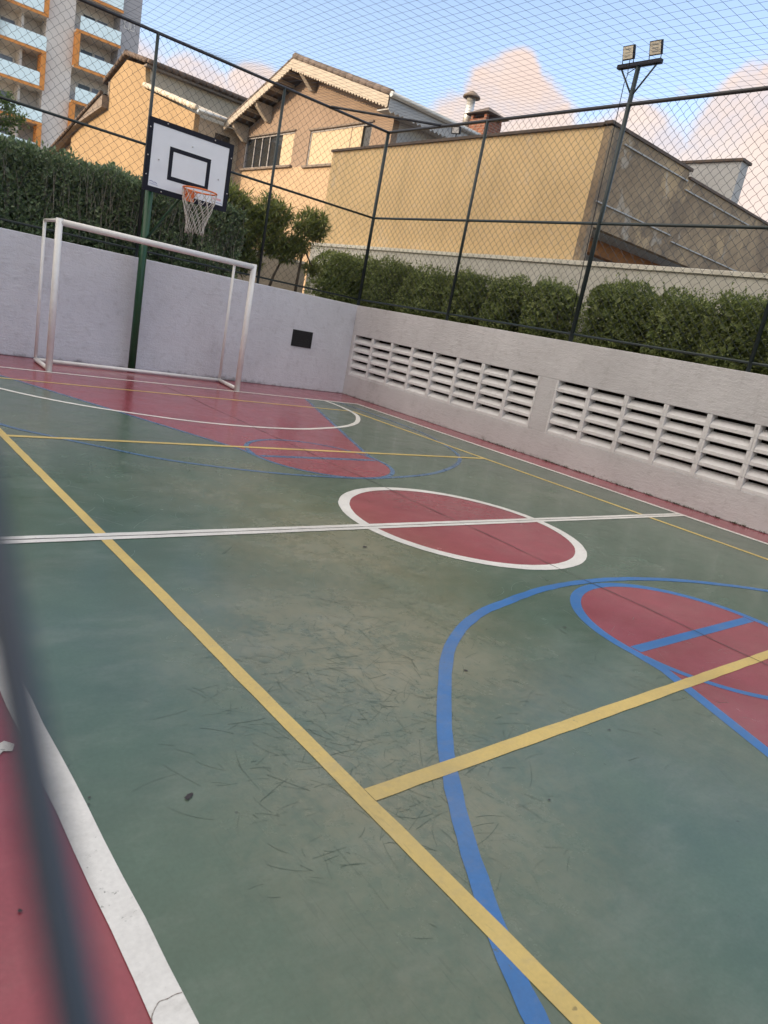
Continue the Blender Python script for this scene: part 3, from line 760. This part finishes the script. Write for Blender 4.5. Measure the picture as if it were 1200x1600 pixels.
# rounded clipped shrubs behind the louvred wall
G = 'clipped shrubs behind the louvred wall'
for i, (x0,x1,y0,y1,z1,n,lab) in enumerate((
    (4.55,6.05, 8.9,10.6, 2.93, 7500, 'shrub filling the fence corner, tallest of the clipped row'),
    (4.98,6.05, 7.75,9.0, 2.90, 5500, 'clipped shrub just right of the fence corner post'),
    (4.98,6.05, 6.40,7.80, 2.84, 6000, 'broad clipped shrub left of the second fence post'),
    (4.98,6.00, 5.50,6.36, 2.80, 4600, 'narrow clipped shrub right behind the second fence post'),
    (4.98,5.95, 4.50,5.30, 2.77, 5000, 'rounded shrub with a gap at its left, midway between post and mast'),
    (4.98,5.95, 3.56,4.38, 2.76, 5000, 'rounded shrub at the left of the gap beside the floodlight mast'),
    (4.98,6.00, 1.98,3.24, 2.86, 6500, 'wide clipped shrub right of the gap beside the floodlight mast'),
    (4.98,6.00, 1.12,2.00, 2.85, 5000, 'clipped shrub third from the right edge of the photo'),
    (4.98,6.00, .18,1.14, 2.83, 5500, 'clipped shrub with yellowish lower leaves, left of the last fence post'),
    (4.98,6.00, -1.1,.20, 2.83, 5500, 'clipped shrub at the right edge behind the last fence post'))):
    t = thing('clipped_shrub', lab, 'shrub', ((x0+x1)/2,(y0+y1)/2,1.8), G)
    boxhedge(x0,x1,y0+.05,y1-.05,1.82,z1+(.05,.02,-.05,.04,-.02,.05,.03,-.04,.04,-.01)[i], n, .050, .028, .10, .35, 2.0, .95, i*3.7).build('foliage', LEAFB, t)
    tk = MB()
    for k in range(7):
        x = (x0+x1)/2+rnd.uniform(-.25,.25); y = (y0+y1)/2+rnd.uniform(-.3,.3)
        tk.tube([(x*.6+.4*(x0+x1)/2,y,1.78),(x,y,2.2),(x+rnd.uniform(-.2,.2),y+rnd.uniform(-.2,.2),2.6)], [.016,.012,.006], 6)
    tag(tk.build('stems', BARK, t), kind='stuff')
# small tree at the left edge
tr = thing('small_tree', 'small leafy tree rising above the hedge at the left edge', 'tree', (-2.45,9.25,1.8))
tk = MB().tube([(-2.45,9.25,1.8),(-2.42,9.25,2.6),(-2.36,9.22,3.2),(-2.3,9.2,3.6)], [.045,.038,.026,.012], 9)
cr_ = MB()
for i in range(44):
    d = rv(); c = Vector((-2.16,9.15,3.52))+Vector((d.x*.50,d.y*.4,d.z*.36))*rnd.uniform(.4,1)
    tk.tube([(-2.38,9.22,3.05+rnd.random()*.3), (Vector((-2.36,9.2,3.25))+c)/2+rv()*.04, c], [.012,.008,.003], 5)
    for k in range(46):
        q = c+rv()*rnd.uniform(0,.13); leaf(cr_, q, rv()+Vector((0,0,-.2)), rv(), .058*rnd.uniform(.7,1.2), .026)
tk.build('trunk', BARK, tr); cr_.build('crown', LEAFT, tr)

gwl = thing('garden_wall', 'low stained garden wall half hidden behind the narrow-leaved shrubs', 'wall', (0,12.9,1.2))
MB().box(-9,6.15, 12.9,13.08, 1.2,2.72).build('wall_body', BEIGE, gwl)
MB().box(-9,6.15, 12.86,13.12, 2.722,2.78).build('coping', COPING, gwl)
# ------------------------------------------------------------------ boundary wall and ochre building
bw_ = thing('boundary_wall', 'pale boundary wall with overhanging coping behind the clipped shrubs', 'wall', (6.3,4,1.8))
MB().box(6.2,6.38, -9,12.9, 1.2,3.225).build('wall_body', BOUND, bw_)
cp = MB()
y = -9.0
while y < 12.85:
    l = min(1.95, 12.9-y); cp.box(6.165,6.42, y,y+l-.006, 3.225+rnd.uniform(-.002,.002),3.300+rnd.uniform(-.004,.004)); y += 1.95
cp.build('coping', COPING, bw_, .008)
ob = thing('ochre_building', 'windowless ochre building with a weathered bare side wall beyond the boundary wall', 'building', (9,8.6,0))
MB().box(6.45,6.70, 4.55,12.95, 0,5.60).build('wall', OCHRE, ob)
MB().box(6.45,6.62, 4.401,4.55, 0,5.60).build('corner_pillar', WEATH, ob)
mb = MB()
mb.prism([(6.62,3.97),(10.35,3.97),(10.9,3.97),(16.0,3.97),(16.0,5.48),(9.22,5.48),(9.22,5.62),(6.62,5.62)], 'y', 4.405, 4.55)
mb.build('side_wall', WEATH, ob)
MB().box(6.71,16, 12.75,12.94, 0,5.5).box(15.8,16, 4.56,12.74, 0,5.4).build('rear_wall', WEATH, ob)
sf = MB().box(6.63,15.9, 4.552,5.10, 3.975,4.06).build('soffit', GREYW, ob)
MB().box(6.71,15.9, 5.10,5.32, 3.70,4.06).build('beam', RUSTB, ob)
MB().box(6.71,15.9, 5.62,5.80, 1.2,4.05).build('recess_wall', GREYW, ob)
MB().box(6.71,9.6, 5.33,5.61, 1.2,3.52).build('recess_block', TAUPE, ob)
MB().box(6.71,15.79, 5.33,12.74, 5.30,5.40).build('roof', COPB, ob)
co = MB()
co.box(6.40,6.75, 4.55,12.98, 5.602,5.655); co.box(6.40,9.28, 4.37,4.548, 5.622,5.675); co.box(9.26,16.02, 4.37,4.60, 5.482,5.53)
co.build('coping', COPB, ob)
for x0, x1, z in ((6.9,9.2,5.43),(9.2,12.2,5.27),(6.5,9.12,4.38),(9.2,12.8,4.28)): MB().box(x0,x1, 4.372,4.404, z-.011,z+.011).build('ledge', GREYW, ob)
rb = MB().box(12.17,12.51, 5.0,7.2, 5.41,6.66).build('roof_block', GREYW, ob)
MB().box(12.505,15.6, 5.005,7.2, 5.41,6.60).build('roof_block_side', WEATH, ob) if False else None
MB().box(12.12,12.56, 4.95,7.25, 6.662,6.72).build('roof_block_coping', COPB, rb)
sl = thing('small_floodlight', 'small square floodlight on top of the ochre wall', 'floodlight', (6.58,8.5,5.655))
MB().tube([(6.58,8.50,5.65),(6.58,8.50,5.78)], .012, 8).build('bracket', BLACKP, sl)
c = Vector((6.55,8.49,5.845)); n_ = Vector((-.9,-.35,-.25)).normalized(); hx = Vector((-.35,.9,0)).normalized(); hx = (hx-n_*hx.dot(n_)).normalized(); hz = n_.cross(hx)
MB().obox(c, n_*.03, hx*.10, hz*.075).build('housing', BLACKP, sl, .004)
MB().obox(c+n_*.032, n_*.003, hx*.078, hz*.055).build('lens', FRAMEW, sl)

# ------------------------------------------------------------------ roofs
def tilecaps(mb, p0, p1, r=.10, step=.34, lift=.0):
    p0 = Vector(p0); p1 = Vector(p1); d = p1-p0; n = max(1,int(d.length/step)); u = d.normalized()
    for i in range(n):
        a = p0+d*(i/n); b = p0+d*((i+1.18)/n)
        mb.tube([a+Vector((0,0,.02)), b+Vector((0,0,.0))], [r*.82, r*1.08], 9)
def tiledplane(mb, e0, e1, r0, r1, step=.24, h=.05):
    # corrugated sheet from eave line e0-e1 up to ridge line r0-r1
    e0,e1,r0,r1 = map(Vector,(e0,e1,r0,r1)); n = max(2,int((e1-e0).length/step))
    nn = (e1-e0).cross(r0-e0).normalized()
    if nn.z < 0: nn = -nn
    o = len(mb.v); cols = []
    for i in range(n*4+1):
        u = i/(n*4); off = nn*h*(.5+.5*math.cos(2*PI*i/4))
        mb.v += [tuple(e0.lerp(e1,u)+off), tuple(r0.lerp(r1,u)+off)]
    for i in range(n*4):
        mb.f.append([o+2*i,o+2*i+2,o+2*i+3,o+2*i+1]); mb.mi.append(mb.cur); mb.sm.append(True)
    # underside
    b = [e0-nn*.06,e1-nn*.06,r1-nn*.06,r0-nn*.06]; mb.add(b, [(0,3,2,1)])
def fascia(mb, p0, p1, x0, x1, w0, w1, teeth=True):
    # scalloped bargeboard between (y,z) points p0 and p1; top edge straight, lower edge toothed
    n = max(4,int(math.hypot(p1[0]-p0[0],p1[1]-p0[1])/.16)) if teeth else 1
    top = []; bot = []
    for i in range(n):
        for u, dz in ((i/n,0.0),((i+.5)/n,-.055),((i+.98)/n,0.0)) if teeth else ((0,0),(1,0)):
            y = p0[0]+(p1[0]-p0[0])*u; z = p0[1]+(p1[1]-p0[1])*u; w = w0+(w1-w0)*u
            top.append((y,z)); bot.append((y,z-w+dz))
    o = len(mb.v); m = len(top)
    for x in (x0,x1):
        mb.v += [(x,*q) for q in top]+[(x,*q) for q in bot]
    for i in range(m-1):
        for f in ([o+i,o+i+1,o+m+i+1,o+m+i], [o+2*m+i,o+3*m+i,o+3*m+i+1,o+2*m+i+1], [o+i,o+2*m+i,o+2*m+i+1,o+i+1], [o+m+i,o+m+i+1,o+3*m+i+1,o+3*m+i]):
            mb.f.append(f); mb.mi.append(0); mb.sm.append(False)

# ------------------------------------------------------------------ gabled house
gh = thing('gabled_house', 'cream gabled house with toothed bargeboards and two wide windows', 'house', (14,18.8,0))
GX = 9.0; gy0, gy1 = 14.0, 23.62; AY, AZ = 18.95, 9.28     # apex (roof top) at the verge plane x=8.3
def roofz(y): return AZ-.30*abs(y-AY)*1.0 if y < AY else AZ-.355*(y-AY)
# wall with two window openings, built from panels
def zt(y): return roofz(y)-.22
wins = ((19.42,22.95,6.24,7.34),(15.0,18.42,6.18,7.27))
w1 = MB(); up = MB()
def panel(mb, ya, yb, zb, zt_a, zt_b): mb.prism([(ya,zb),(yb,zb),(yb,zt_b),(ya,zt_a)], 'x', GX, GX+.22)
panel(w1, gy0, gy1, 0, 6.18, 6.18)
ys = (gy0, 15.0, 18.42, 19.42, 22.95, gy1)
for a, b in ((gy0,15.0),(18.42,19.42),(22.95,gy1)): panel(up, a, b, 6.18, 7.34, 7.34)
panel(up, 15.0,18.42, 7.27,7.34,7.34); panel(up, 19.42,22.95, 6.18,6.24,6.24)
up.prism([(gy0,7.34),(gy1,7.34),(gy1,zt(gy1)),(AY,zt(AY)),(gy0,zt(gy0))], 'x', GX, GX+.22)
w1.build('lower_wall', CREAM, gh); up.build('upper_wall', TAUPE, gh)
MB().box(GX+.22,19, gy0,gy0+.2, 0,7.55).build('side_wall', GREYW, gh)
MB().box(GX+.22,19, gy1-.2,gy1-.002, 0,7.4).build('side_wall', GREYW, gh)
MB().box(GX-.02,GX+.24, gy0-.06,gy0+.26, 0,zt(gy0)-.05).build('corner_pilaster', GREYW, gh) if False else None
for (a,b,z0,z1), kind in zip(wins, (0,1)):
    wf = MB(); x0 = GX+.03
    wf.box(x0,x0+.12, a,b, z0,z0+.05); wf.box(x0,x0+.12, a,b, z1-.05,z1); wf.box(x0,x0+.12, a,a+.05, z0+.05,z1-.05); wf.box(x0,x0+.12, b-.05,b, z0+.05,z1-.05)
    wf = wf.build('window', FRAMEG, gh)
    if kind == 0:
        MB().box(x0+.07,x0+.09, 20.28,b-.05, z0+.05,z1-.05).build('pane', GLASSD, wf)
        MB().box(x0+.02,x0+.05, a+.05,20.28, z0+.05,z1-.05).build('blind', PANELL, wf)
        for y in (21.2,21.75,22.3): MB().box(x0+.03,x0+.06, y-.025,y+.025, z0+.05,z1-.05).build('glazing_bar', FRAMEG, wf)
    else:
        MB().box(x0+.02,x0+.05, 15.52,b-.05, z0+.05,z1-.05).build('blind', PANELL, wf)
        MB().box(x0+.07,x0+.09, a+.05,15.52, z0+.05,z1-.05).build('pane', GLASSD, wf)
        MB().box(x0+.012,x0+.02, 16.08,16.11, z0+.05,z1-.05).build('glazing_bar', TAUPE, wf)
    MB().box(GX-.10,GX+.02, a-.12,b+.12, z0-.07,z0-.002).build('window_sill', TIMBER, gh)
    MB().box(GX-.05,GX-.001, a-.08,b+.05, z1+.004,z1+.05).build('lintel', TIMBER, gh)
VX = 8.30
rE = (13.42, roofz(13.42)); lE = (23.45, roofz(23.45)-.01)
rm = MB()
tiledplane(rm, (VX,rE[0],rE[1]), (19,rE[0],rE[1]), (VX,AY,AZ), (19,AY,AZ))
tiledplane(rm, (19,lE[0],lE[1]), (VX,lE[0],lE[1]), (19,AY,AZ), (VX,AY,AZ))
tilecaps(rm, (VX+.06,rE[0],rE[1]+.06), (VX+.06,AY,AZ+.06), .095, .37)
tilecaps(rm, (VX+.06,lE[0],lE[1]+.05), (VX+.06,AY,AZ+.06), .075, .37)
tilecaps(rm, (VX,AY,AZ+.07), (19,AY,AZ+.07), .11, .4)
rm.build('roof', TILE, gh)
fb = MB(); fascia(fb, (rE[0]+.02,rE[1]-.015), (AY,AZ-.015), VX-.03, VX+.01, .27, .30); fb.build('bargeboard', FASCIA, gh)
fb = MB(); fascia(fb, (lE[0]-.02,lE[1]-.015), (AY,AZ-.015), VX-.03, VX+.01, .20, .24); fb.build('bargeboard', FASCIA, gh)
for i in range(9):
    y = AY+.45+i*.5; z = roofz(y)-.17
    MB().obox((VX+.35,y,z), (.34,0,0), (0,.035,0), (0,0,.05)).build('rafter', FASCIA, gh)
for y, s in ((21.3,1),(22.9,1),(18.55,1)):
    z = roofz(y)-.30
    MB().prism([(VX+.02,z+.12),(GX,z+.12),(GX,z-.42),(GX-.15,z-.40),(VX+.10,z-.05)], 'y', y-.09,y+.09).build('bracket', FASCIA, gh)
gt = MB()
gt.tube([(VX-.02,13.36,rE[1]+.02),(19,13.36,rE[1]+.02)], .075, 10)
gt.build('gutter', GUTTER, gh)
fs_ = MB().box(VX+.02,19, 13.43,13.47, rE[1]-.36,rE[1]-.02)
o = len(fs_.v)
for i in range(64):
    x = VX+.05+i*.168; fs_.add([(x,13.43,rE[1]-.36),(x+.16,13.43,rE[1]-.36),(x+.08,13.43,rE[1]-.42),(x,13.47,rE[1]-.36),(x+.16,13.47,rE[1]-.36),(x+.08,13.47,rE[1]-.42)], [(0,1,2),(3,5,4),(0,2,5,3),(1,4,5,2)])
fs_.build('eaves_board', GREYW, gh)
MB().box(VX+.05,19, 13.48,gy0-.002, rE[1]-.34,rE[1]-.30).build('eaves_soffit', GREYW, gh)
# metal flue and brick chimney, both on the gabled roof
fl = MB().tube([(12.2,14.45,7.9),(12.2,14.45,8.95)], .14, 18).build('flue', FLUEM, gh)
MB().lathe([(.0,.22),(.10,.17),(.27,.05),(.28,.0),(.0,.02)], (12.2,14.45,8.93), 18).build('flue_cap', TIMBER, fl)
ch = MB().box(12.0,12.72, 13.40,14.10, 7.2,8.22).build('chimney', BRICKC, gh)
for x in (12.06,12.66):
    for y in (13.46,14.04): MB().box(x-.05,x+.05,y-.05,y+.05, 8.22,8.36).build('chimney_leg', BRICKC, ch)
hip = MB(); a = [(11.86,13.22,8.36),(12.86,13.22,8.36),(12.86,14.28,8.36),(11.86,14.28,8.36),(12.36,13.75,8.66)]
hip.add(a, [(0,1,4),(1,2,4),(2,3,4),(3,0,4),(3,2,1,0)]); hip.build('chimney_hood', TILE, ch)

# ------------------------------------------------------------------ amber house behind the hoop
ah = thing('amber_house', 'bright amber house with stepped tiled roofs behind the hedge', 'house', (7.2,31,0))
HX = 7.15
MB().prism([(23.52,0),(38.7,0),(38.7,7.83),(37.3,8.21),(33.25,8.70),(33.25,9.90),(31.3,10.48),(29.0,9.95),(28.75,9.05),(23.52,7.66)], 'x', HX, HX+.2).build('end_wall', AMBER, ah)
MB().prism([(38.71,0),(41.6,0),(41.6,7.15),(38.71,8.1)], 'x', HX+.25, HX+.45).build('outer_wall', CREAM, ah)
MB().box(HX+.2,GX+.1, 23.525,23.70, 0,7.60).build('side_wall', BEIGE, ah)
MB().box(HX+.2,16, 28.9,29.08, 6,9.95).build('upper_side_wall', BEIGE, ah)
MB().box(HX+.02,HX+.5, 28.86,28.90, 8.95,9.30).build('wall_patch', GREYW, ah)
rm = MB()
tiledplane(rm, (HX-.1,28.55,10.02), (16,28.55,10.02), (HX-.1,31.3,10.72), (16,31.3,10.72))
tiledplane(rm, (16,34.0,9.86), (HX-.1,34.0,9.86), (16,31.3,10.72), (HX-.1,31.3,10.72))
tiledplane(rm, (16,41.9,7.18), (HX-.35,41.9,7.18), (16,33.4,9.27), (HX-.35,33.4,9.27))
tilecaps(rm, (HX-.1,28.5,10.04), (16,28.5,10.04), .10, .30)
tilecaps(rm, (HX-.05,28.6,10.06), (HX-.05,31.3,10.74), .10, .36)
tilecaps(rm, (HX-.05,33.95,9.9), (HX-.05,31.3,10.74), .10, .36)
tilecaps(rm, (HX-.3,41.9,7.2), (HX-.3,33.5,9.3), .08, .40)
rm.build('upper_roof', TILEB, ah)
MB().prism([(33.27,9.22),(33.27,8.70),(37.35,8.19),(38.8,7.88),(41.9,7.06),(41.9,7.12)], 'x', HX-.30, HX-.002).build('verge_soffit', TIMBER, ah)
MB().box(HX-.02,HX+.2, 33.26,33.44, 8.75,9.84).build('step_fascia', TIMBER, ah)
MB().box(HX-.1,16, 28.58,28.89, 9.86,9.95).build('eaves_soffit', TIMBER, ah)
lr = MB()
lr.cur = 0
tiledplane(lr, (HX-.05,23.35,7.80), (GX-.1,23.35,7.80), (HX-.05,28.85,9.18), (GX-.1,28.85,9.18))
tilecaps(lr, (HX,23.4,7.84), (HX,28.8,9.20), .10, .36)
lr.build('lower_roof', TILEW, ah)
MB().tube([(HX+.0,23.30,7.76),(GX-.2,23.30,7.76)], .08, 10).build('gutter', GUTTER, ah)
MB().box(HX-.006,HX+.01, 24.0,28.6, 7.72,7.90).build('roof_band', TILEW, ah) if False else None
wv = MB().box(8.02,8.62, 23.500,23.54, 7.02,7.28).build('window', GLASSD, ah)

# ------------------------------------------------------------------ apartment tower
TY = 72.0
tw_ = thing('apartment_tower', 'tall taupe apartment tower with orange-framed glass balconies', 'building', (15,78,0))
ZB, ZT = 0, 34
tb = MB()
tb.box(13.60,15.90, TY,TY+8, ZB,ZT)            # plain shaft between the two balcony stacks
tb.box(3.0,13.60, TY+1.9,TY+8, ZB,ZT); tb.box(15.90,19.80, TY+1.9,TY+8, ZB,ZT)
tb.box(11.75,11.95, TY+.5,TY+1.9, ZB,ZT)
tb.build('wall', TOWERW, tw_)
MB().box(19.80,21.62, TY+.02,TY+8, ZB,ZT).build('grey_strip', TOWERG, tw_)
for col, (x0, x1, zb, par) in enumerate(((4.0,13.60,13.0-2.87*3,1), (15.90,19.80,12.85-2.87*3,0))):
    for k in range(9):
        z = zb+2.87*k
        slab = MB().box(x0,x1, TY-.58,TY+1.9, z-.16,z).build('balcony', TRECESS, tw_)
        MB().box(x0,x1, TY-.64,TY-.581, z-.19,z+.03).build('slab_edge', ORANGE, slab)
        framed = (k+par) % 2 == 1
        if framed:
            fx0 = x1-.38 if col == 0 else x0
            MB().box(fx0,fx0+.38, TY-.64,TY+.6, z+.001,z+2.66).build('side_frame', ORANGE, slab)
        gx0, gx1 = (x0, x1-.40) if (framed and col == 0) else ((x0+.42,x1-.05) if framed else (x0+.3 if col else x0, x1-.03))
        MB().box(gx0,gx1, TY-.60,TY-.57, z+.08,z+1.16).build('glass_balustrade', GLASSB, slab)
        if col == 0:
            wx = ((9.2,10.9),(10.95,11.6))
            wx = ((8.6,10.3),(10.35,11.6)); 
        else: wx = ((17.0,18.2),(18.25,19.3))
        for a, b in wx:
            wf = MB(); y0 = TY+1.84
            wf.box(a,b, y0,TY+1.899, z+.9,z+.97); wf.box(a,b, y0,TY+1.899, z+2.03,z+2.1); wf.box(a,a+.07, y0,TY+1.899, z+.97,z+2.03); wf.box(b-.07,b, y0,TY+1.899, z+.97,z+2.03)
            wo = wf.build('window', FRAMEW, tw_)
            MB().box(a+.07,b-.07, TY+1.87,TY+1.898, z+.97,z+2.03).build('pane', GLASSD if b-a > 1.1 and col else plain('tower_pane', (.14,.16,.21), .15, .1), wo)
for k in range(11):
    z = 11.0+2.87*k-.35 if False else 5.75+2.87*k
    for a, b in ((20.15,20.62),(20.70,21.1)):
        wo = MB().box(a,b, TY-.02,TY+.019, z+.25,z+1.15).build('window', FRAMEW, tw_)
        MB().box(a+.06,b-.06, TY-.03,TY-.021, z+.31,z+1.09).build('pane', TOWERG, wo)

# ------------------------------------------------------------------ unseen block of flats, added and sized to shade the court
cb_ = MB().box(-34,-18, -40,21.6, 0,12.0)
for k in range(11):
    cb_.box(-18,-17.95, -28+k*4,-26.4+k*4, 1.0,2.6); cb_.box(-18,-17.95, -28+k*4,-26.4+k*4, 4.4,6.0); cb_.box(-18,-17.95, -28+k*4,-26.4+k*4, 7.8,9.4)
cb_.box(-27,-18.02, 12.5,19.5, 12.0,14.9)  # rooftop box added to keep the distant roof block in shade
tag(cb_.build('unseen_shade_block', CREAM), kind='structure', label='unseen cream block of flats, added to shade the court', cat='building')

# ------------------------------------------------------------------ sky, sun, camera
SUN = Vector((-.93,.30,.235)).normalized()
el = math.asin(SUN.z); rot = math.atan2(SUN.x, SUN.y)
world = bpy.data.worlds.new('World'); S.world = world; world.use_nodes = True
nt = world.node_tree; nt.nodes.clear(); t = NT(nt)
out = t.n('ShaderNodeOutputWorld'); bg = t.n('ShaderNodeBackground'); t.l(bg.outputs[0], out.inputs[0])
sky = t.n('ShaderNodeTexSky'); sky.sky_type = 'NISHITA'; sky.sun_disc = False
sky.sun_elevation = el; sky.sun_rotation = rot; sky.air_density = 1.0; sky.dust_density = .6; sky.ozone_density = 1.4
dirv = t.n('ShaderNodeTexCoord').outputs['Generated']
dv = t.vmath('NORMALIZE', dirv)
SKYG = 1.0
fld = None
for (d, r0, r1, w) in (((.672,.684,.280),.076,.028,1.0), ((.672,.676,.312),.046,.015,.8), ((.695,.67,.245),.105,.04,1.), ((.645,.72,.245),.075,.02,.85), ((.60,.76,.235),.08,.0,.45),
                       ((.845,.452,.285),.10,.04,1.0), ((.86,.443,.25),.15,.06,1.0), ((.783,.559,.262),.075,.02,.95), ((.80,.56,.20),.16,.05,1.), ((.795,.526,.318),.03,.0,.55), ((.93,.30,.25),.3,.1,1.),
                       ((.377,.90,.205),.085,.03,1.0), ((.439,.865,.232),.06,.02,.95), ((.30,.93,.19),.13,.04,1.), ((.50,.84,.18),.12,.04,.9), ((.60,.78,.17),.14,.04,.9),
                       ((-.6,.7,.35),.35,.1,.9)):
    v = Vector(d).normalized()
    k = t.ramp(t.vmath('DISTANCE', dv, tuple(v), 1), r0, r1, 0, w)
    fld = k if fld is None else t.math('MAXIMUM', fld, k)
nz = t.noise(t.mapping(dv,(0,0,0),(1,1,1.3)), 8.5, 9, .64, .25)
nz2 = t.noise(t.mapping(dv,(0,0,0),(1,1,1.6),(3,1,2)), 2.4, 5, .55)
f = t.math('ADD', fld, t.math('MULTIPLY', t.math('SUBTRACT', nz, .5), 1.15))
mask = t.ramp(f, .32, .72)
body = t.mix(t.ramp(nz2,.35,.65), (.90,.68,.57), (.98,.80,.68))
body = t.mix(t.ramp(nz,.30,.58), (.74,.68,.72), body)
CL = 4.0
cs = t.vmath('SCALE', body); 
cs_n = [x for x in nt.nodes if x.type == 'VECT_MATH'][-1]; cs_n.inputs['Scale'].default_value = CL
skyc = t.mix(1.0, sky.outputs[0], (1.50,1.30,1.30), 'MULTIPLY')
col = t.mix(t.math('MULTIPLY', mask, .93), skyc, cs)
# bright broken cloud overhead, out of view, added to lift the shaded court
sz = t.n('ShaderNodeSeparateXYZ'); t.l(dv, sz.inputs[0])
hi = t.math('MULTIPLY', t.ramp(t.math('ADD', sz.outputs[2], t.math('MULTIPLY', t.math('MAXIMUM', t.math('MULTIPLY', sz.outputs[0], -1.), 0.), .42)), .50, .78), t.ramp(t.noise(dv, 2.2, 5, .55), .30, .55, .35, 1.))
over = t.vmath('SCALE', t.mix(0., (1.,.93,.86), (1.,1.,1.)))
[x for x in nt.nodes if x.type == 'VECT_MATH'][-1].inputs['Scale'].default_value = 4.8
col = t.mix(hi, col, over)
# warm glow of the low sun in the western sky, behind the photographer
gd = t.vmath('DOT_PRODUCT', dv, tuple(Vector((-.86,.22,.46)).normalized()), 1)
glow = t.ramp(gd, .55, .97)
gw = t.vmath('SCALE', t.mix(0., (1.,.89,.76), (1.,1.,1.)))
[x for x in nt.nodes if x.type == 'VECT_MATH'][-1].inputs['Scale'].default_value = 11.0
col = t.mix(t.math('MULTIPLY', glow, .9), col, gw)
t.l(col, bg.inputs['Color']); bg.inputs['Strength'].default_value = .12
sun = bpy.data.lights.new('sun', 'SUN'); sun.energy = 2.0; sun.angle = math.radians(.6); sun.color = (1.0,.76,.50)
so = bpy.data.objects.new('sun', sun); COL.objects.link(so)
so.rotation_euler = (-SUN).to_track_quat('-Z','Y').to_euler(); so.location = (-30,10,20)
cam = bpy.data.cameras.new('camera'); co_ = bpy.data.objects.new('camera', cam); COL.objects.link(co_)
R0 = Vector((.7634,-.6177,.1891)); R1 = Vector((-.0164,-.3112,-.9502)); R2 = Vector((.6458,.7223,-.2476))
R2.normalize(); R0 = (R0-R2*R0.dot(R2)).normalized(); R1 = R2.cross(R0)
M = Matrix.Identity(4)
for i in range(3): M[i][0] = R0[i]; M[i][1] = -R1[i]; M[i][2] = -R2[i]; M[i][3] = CAM[i]
co_.matrix_world = M
cam.sensor_fit = 'VERTICAL'; cam.sensor_height = 36.; cam.sensor_width = 27.; cam.lens = 1110.43/1600*36
cam.clip_start = .004; cam.clip_end = 900
cam.dof.use_dof = True; cam.dof.focus_distance = 8.0; cam.dof.aperture_fstop = 9.5
S.camera = co_
S.view_settings.view_transform = 'Standard'; S.view_settings.look = 'None'
S.view_settings.exposure = 1.25; S.view_settings.gamma = 1.0
S.render.engine = 'CYCLES'; S.cycles.max_bounces = 6; S.cycles.use_denoising = True
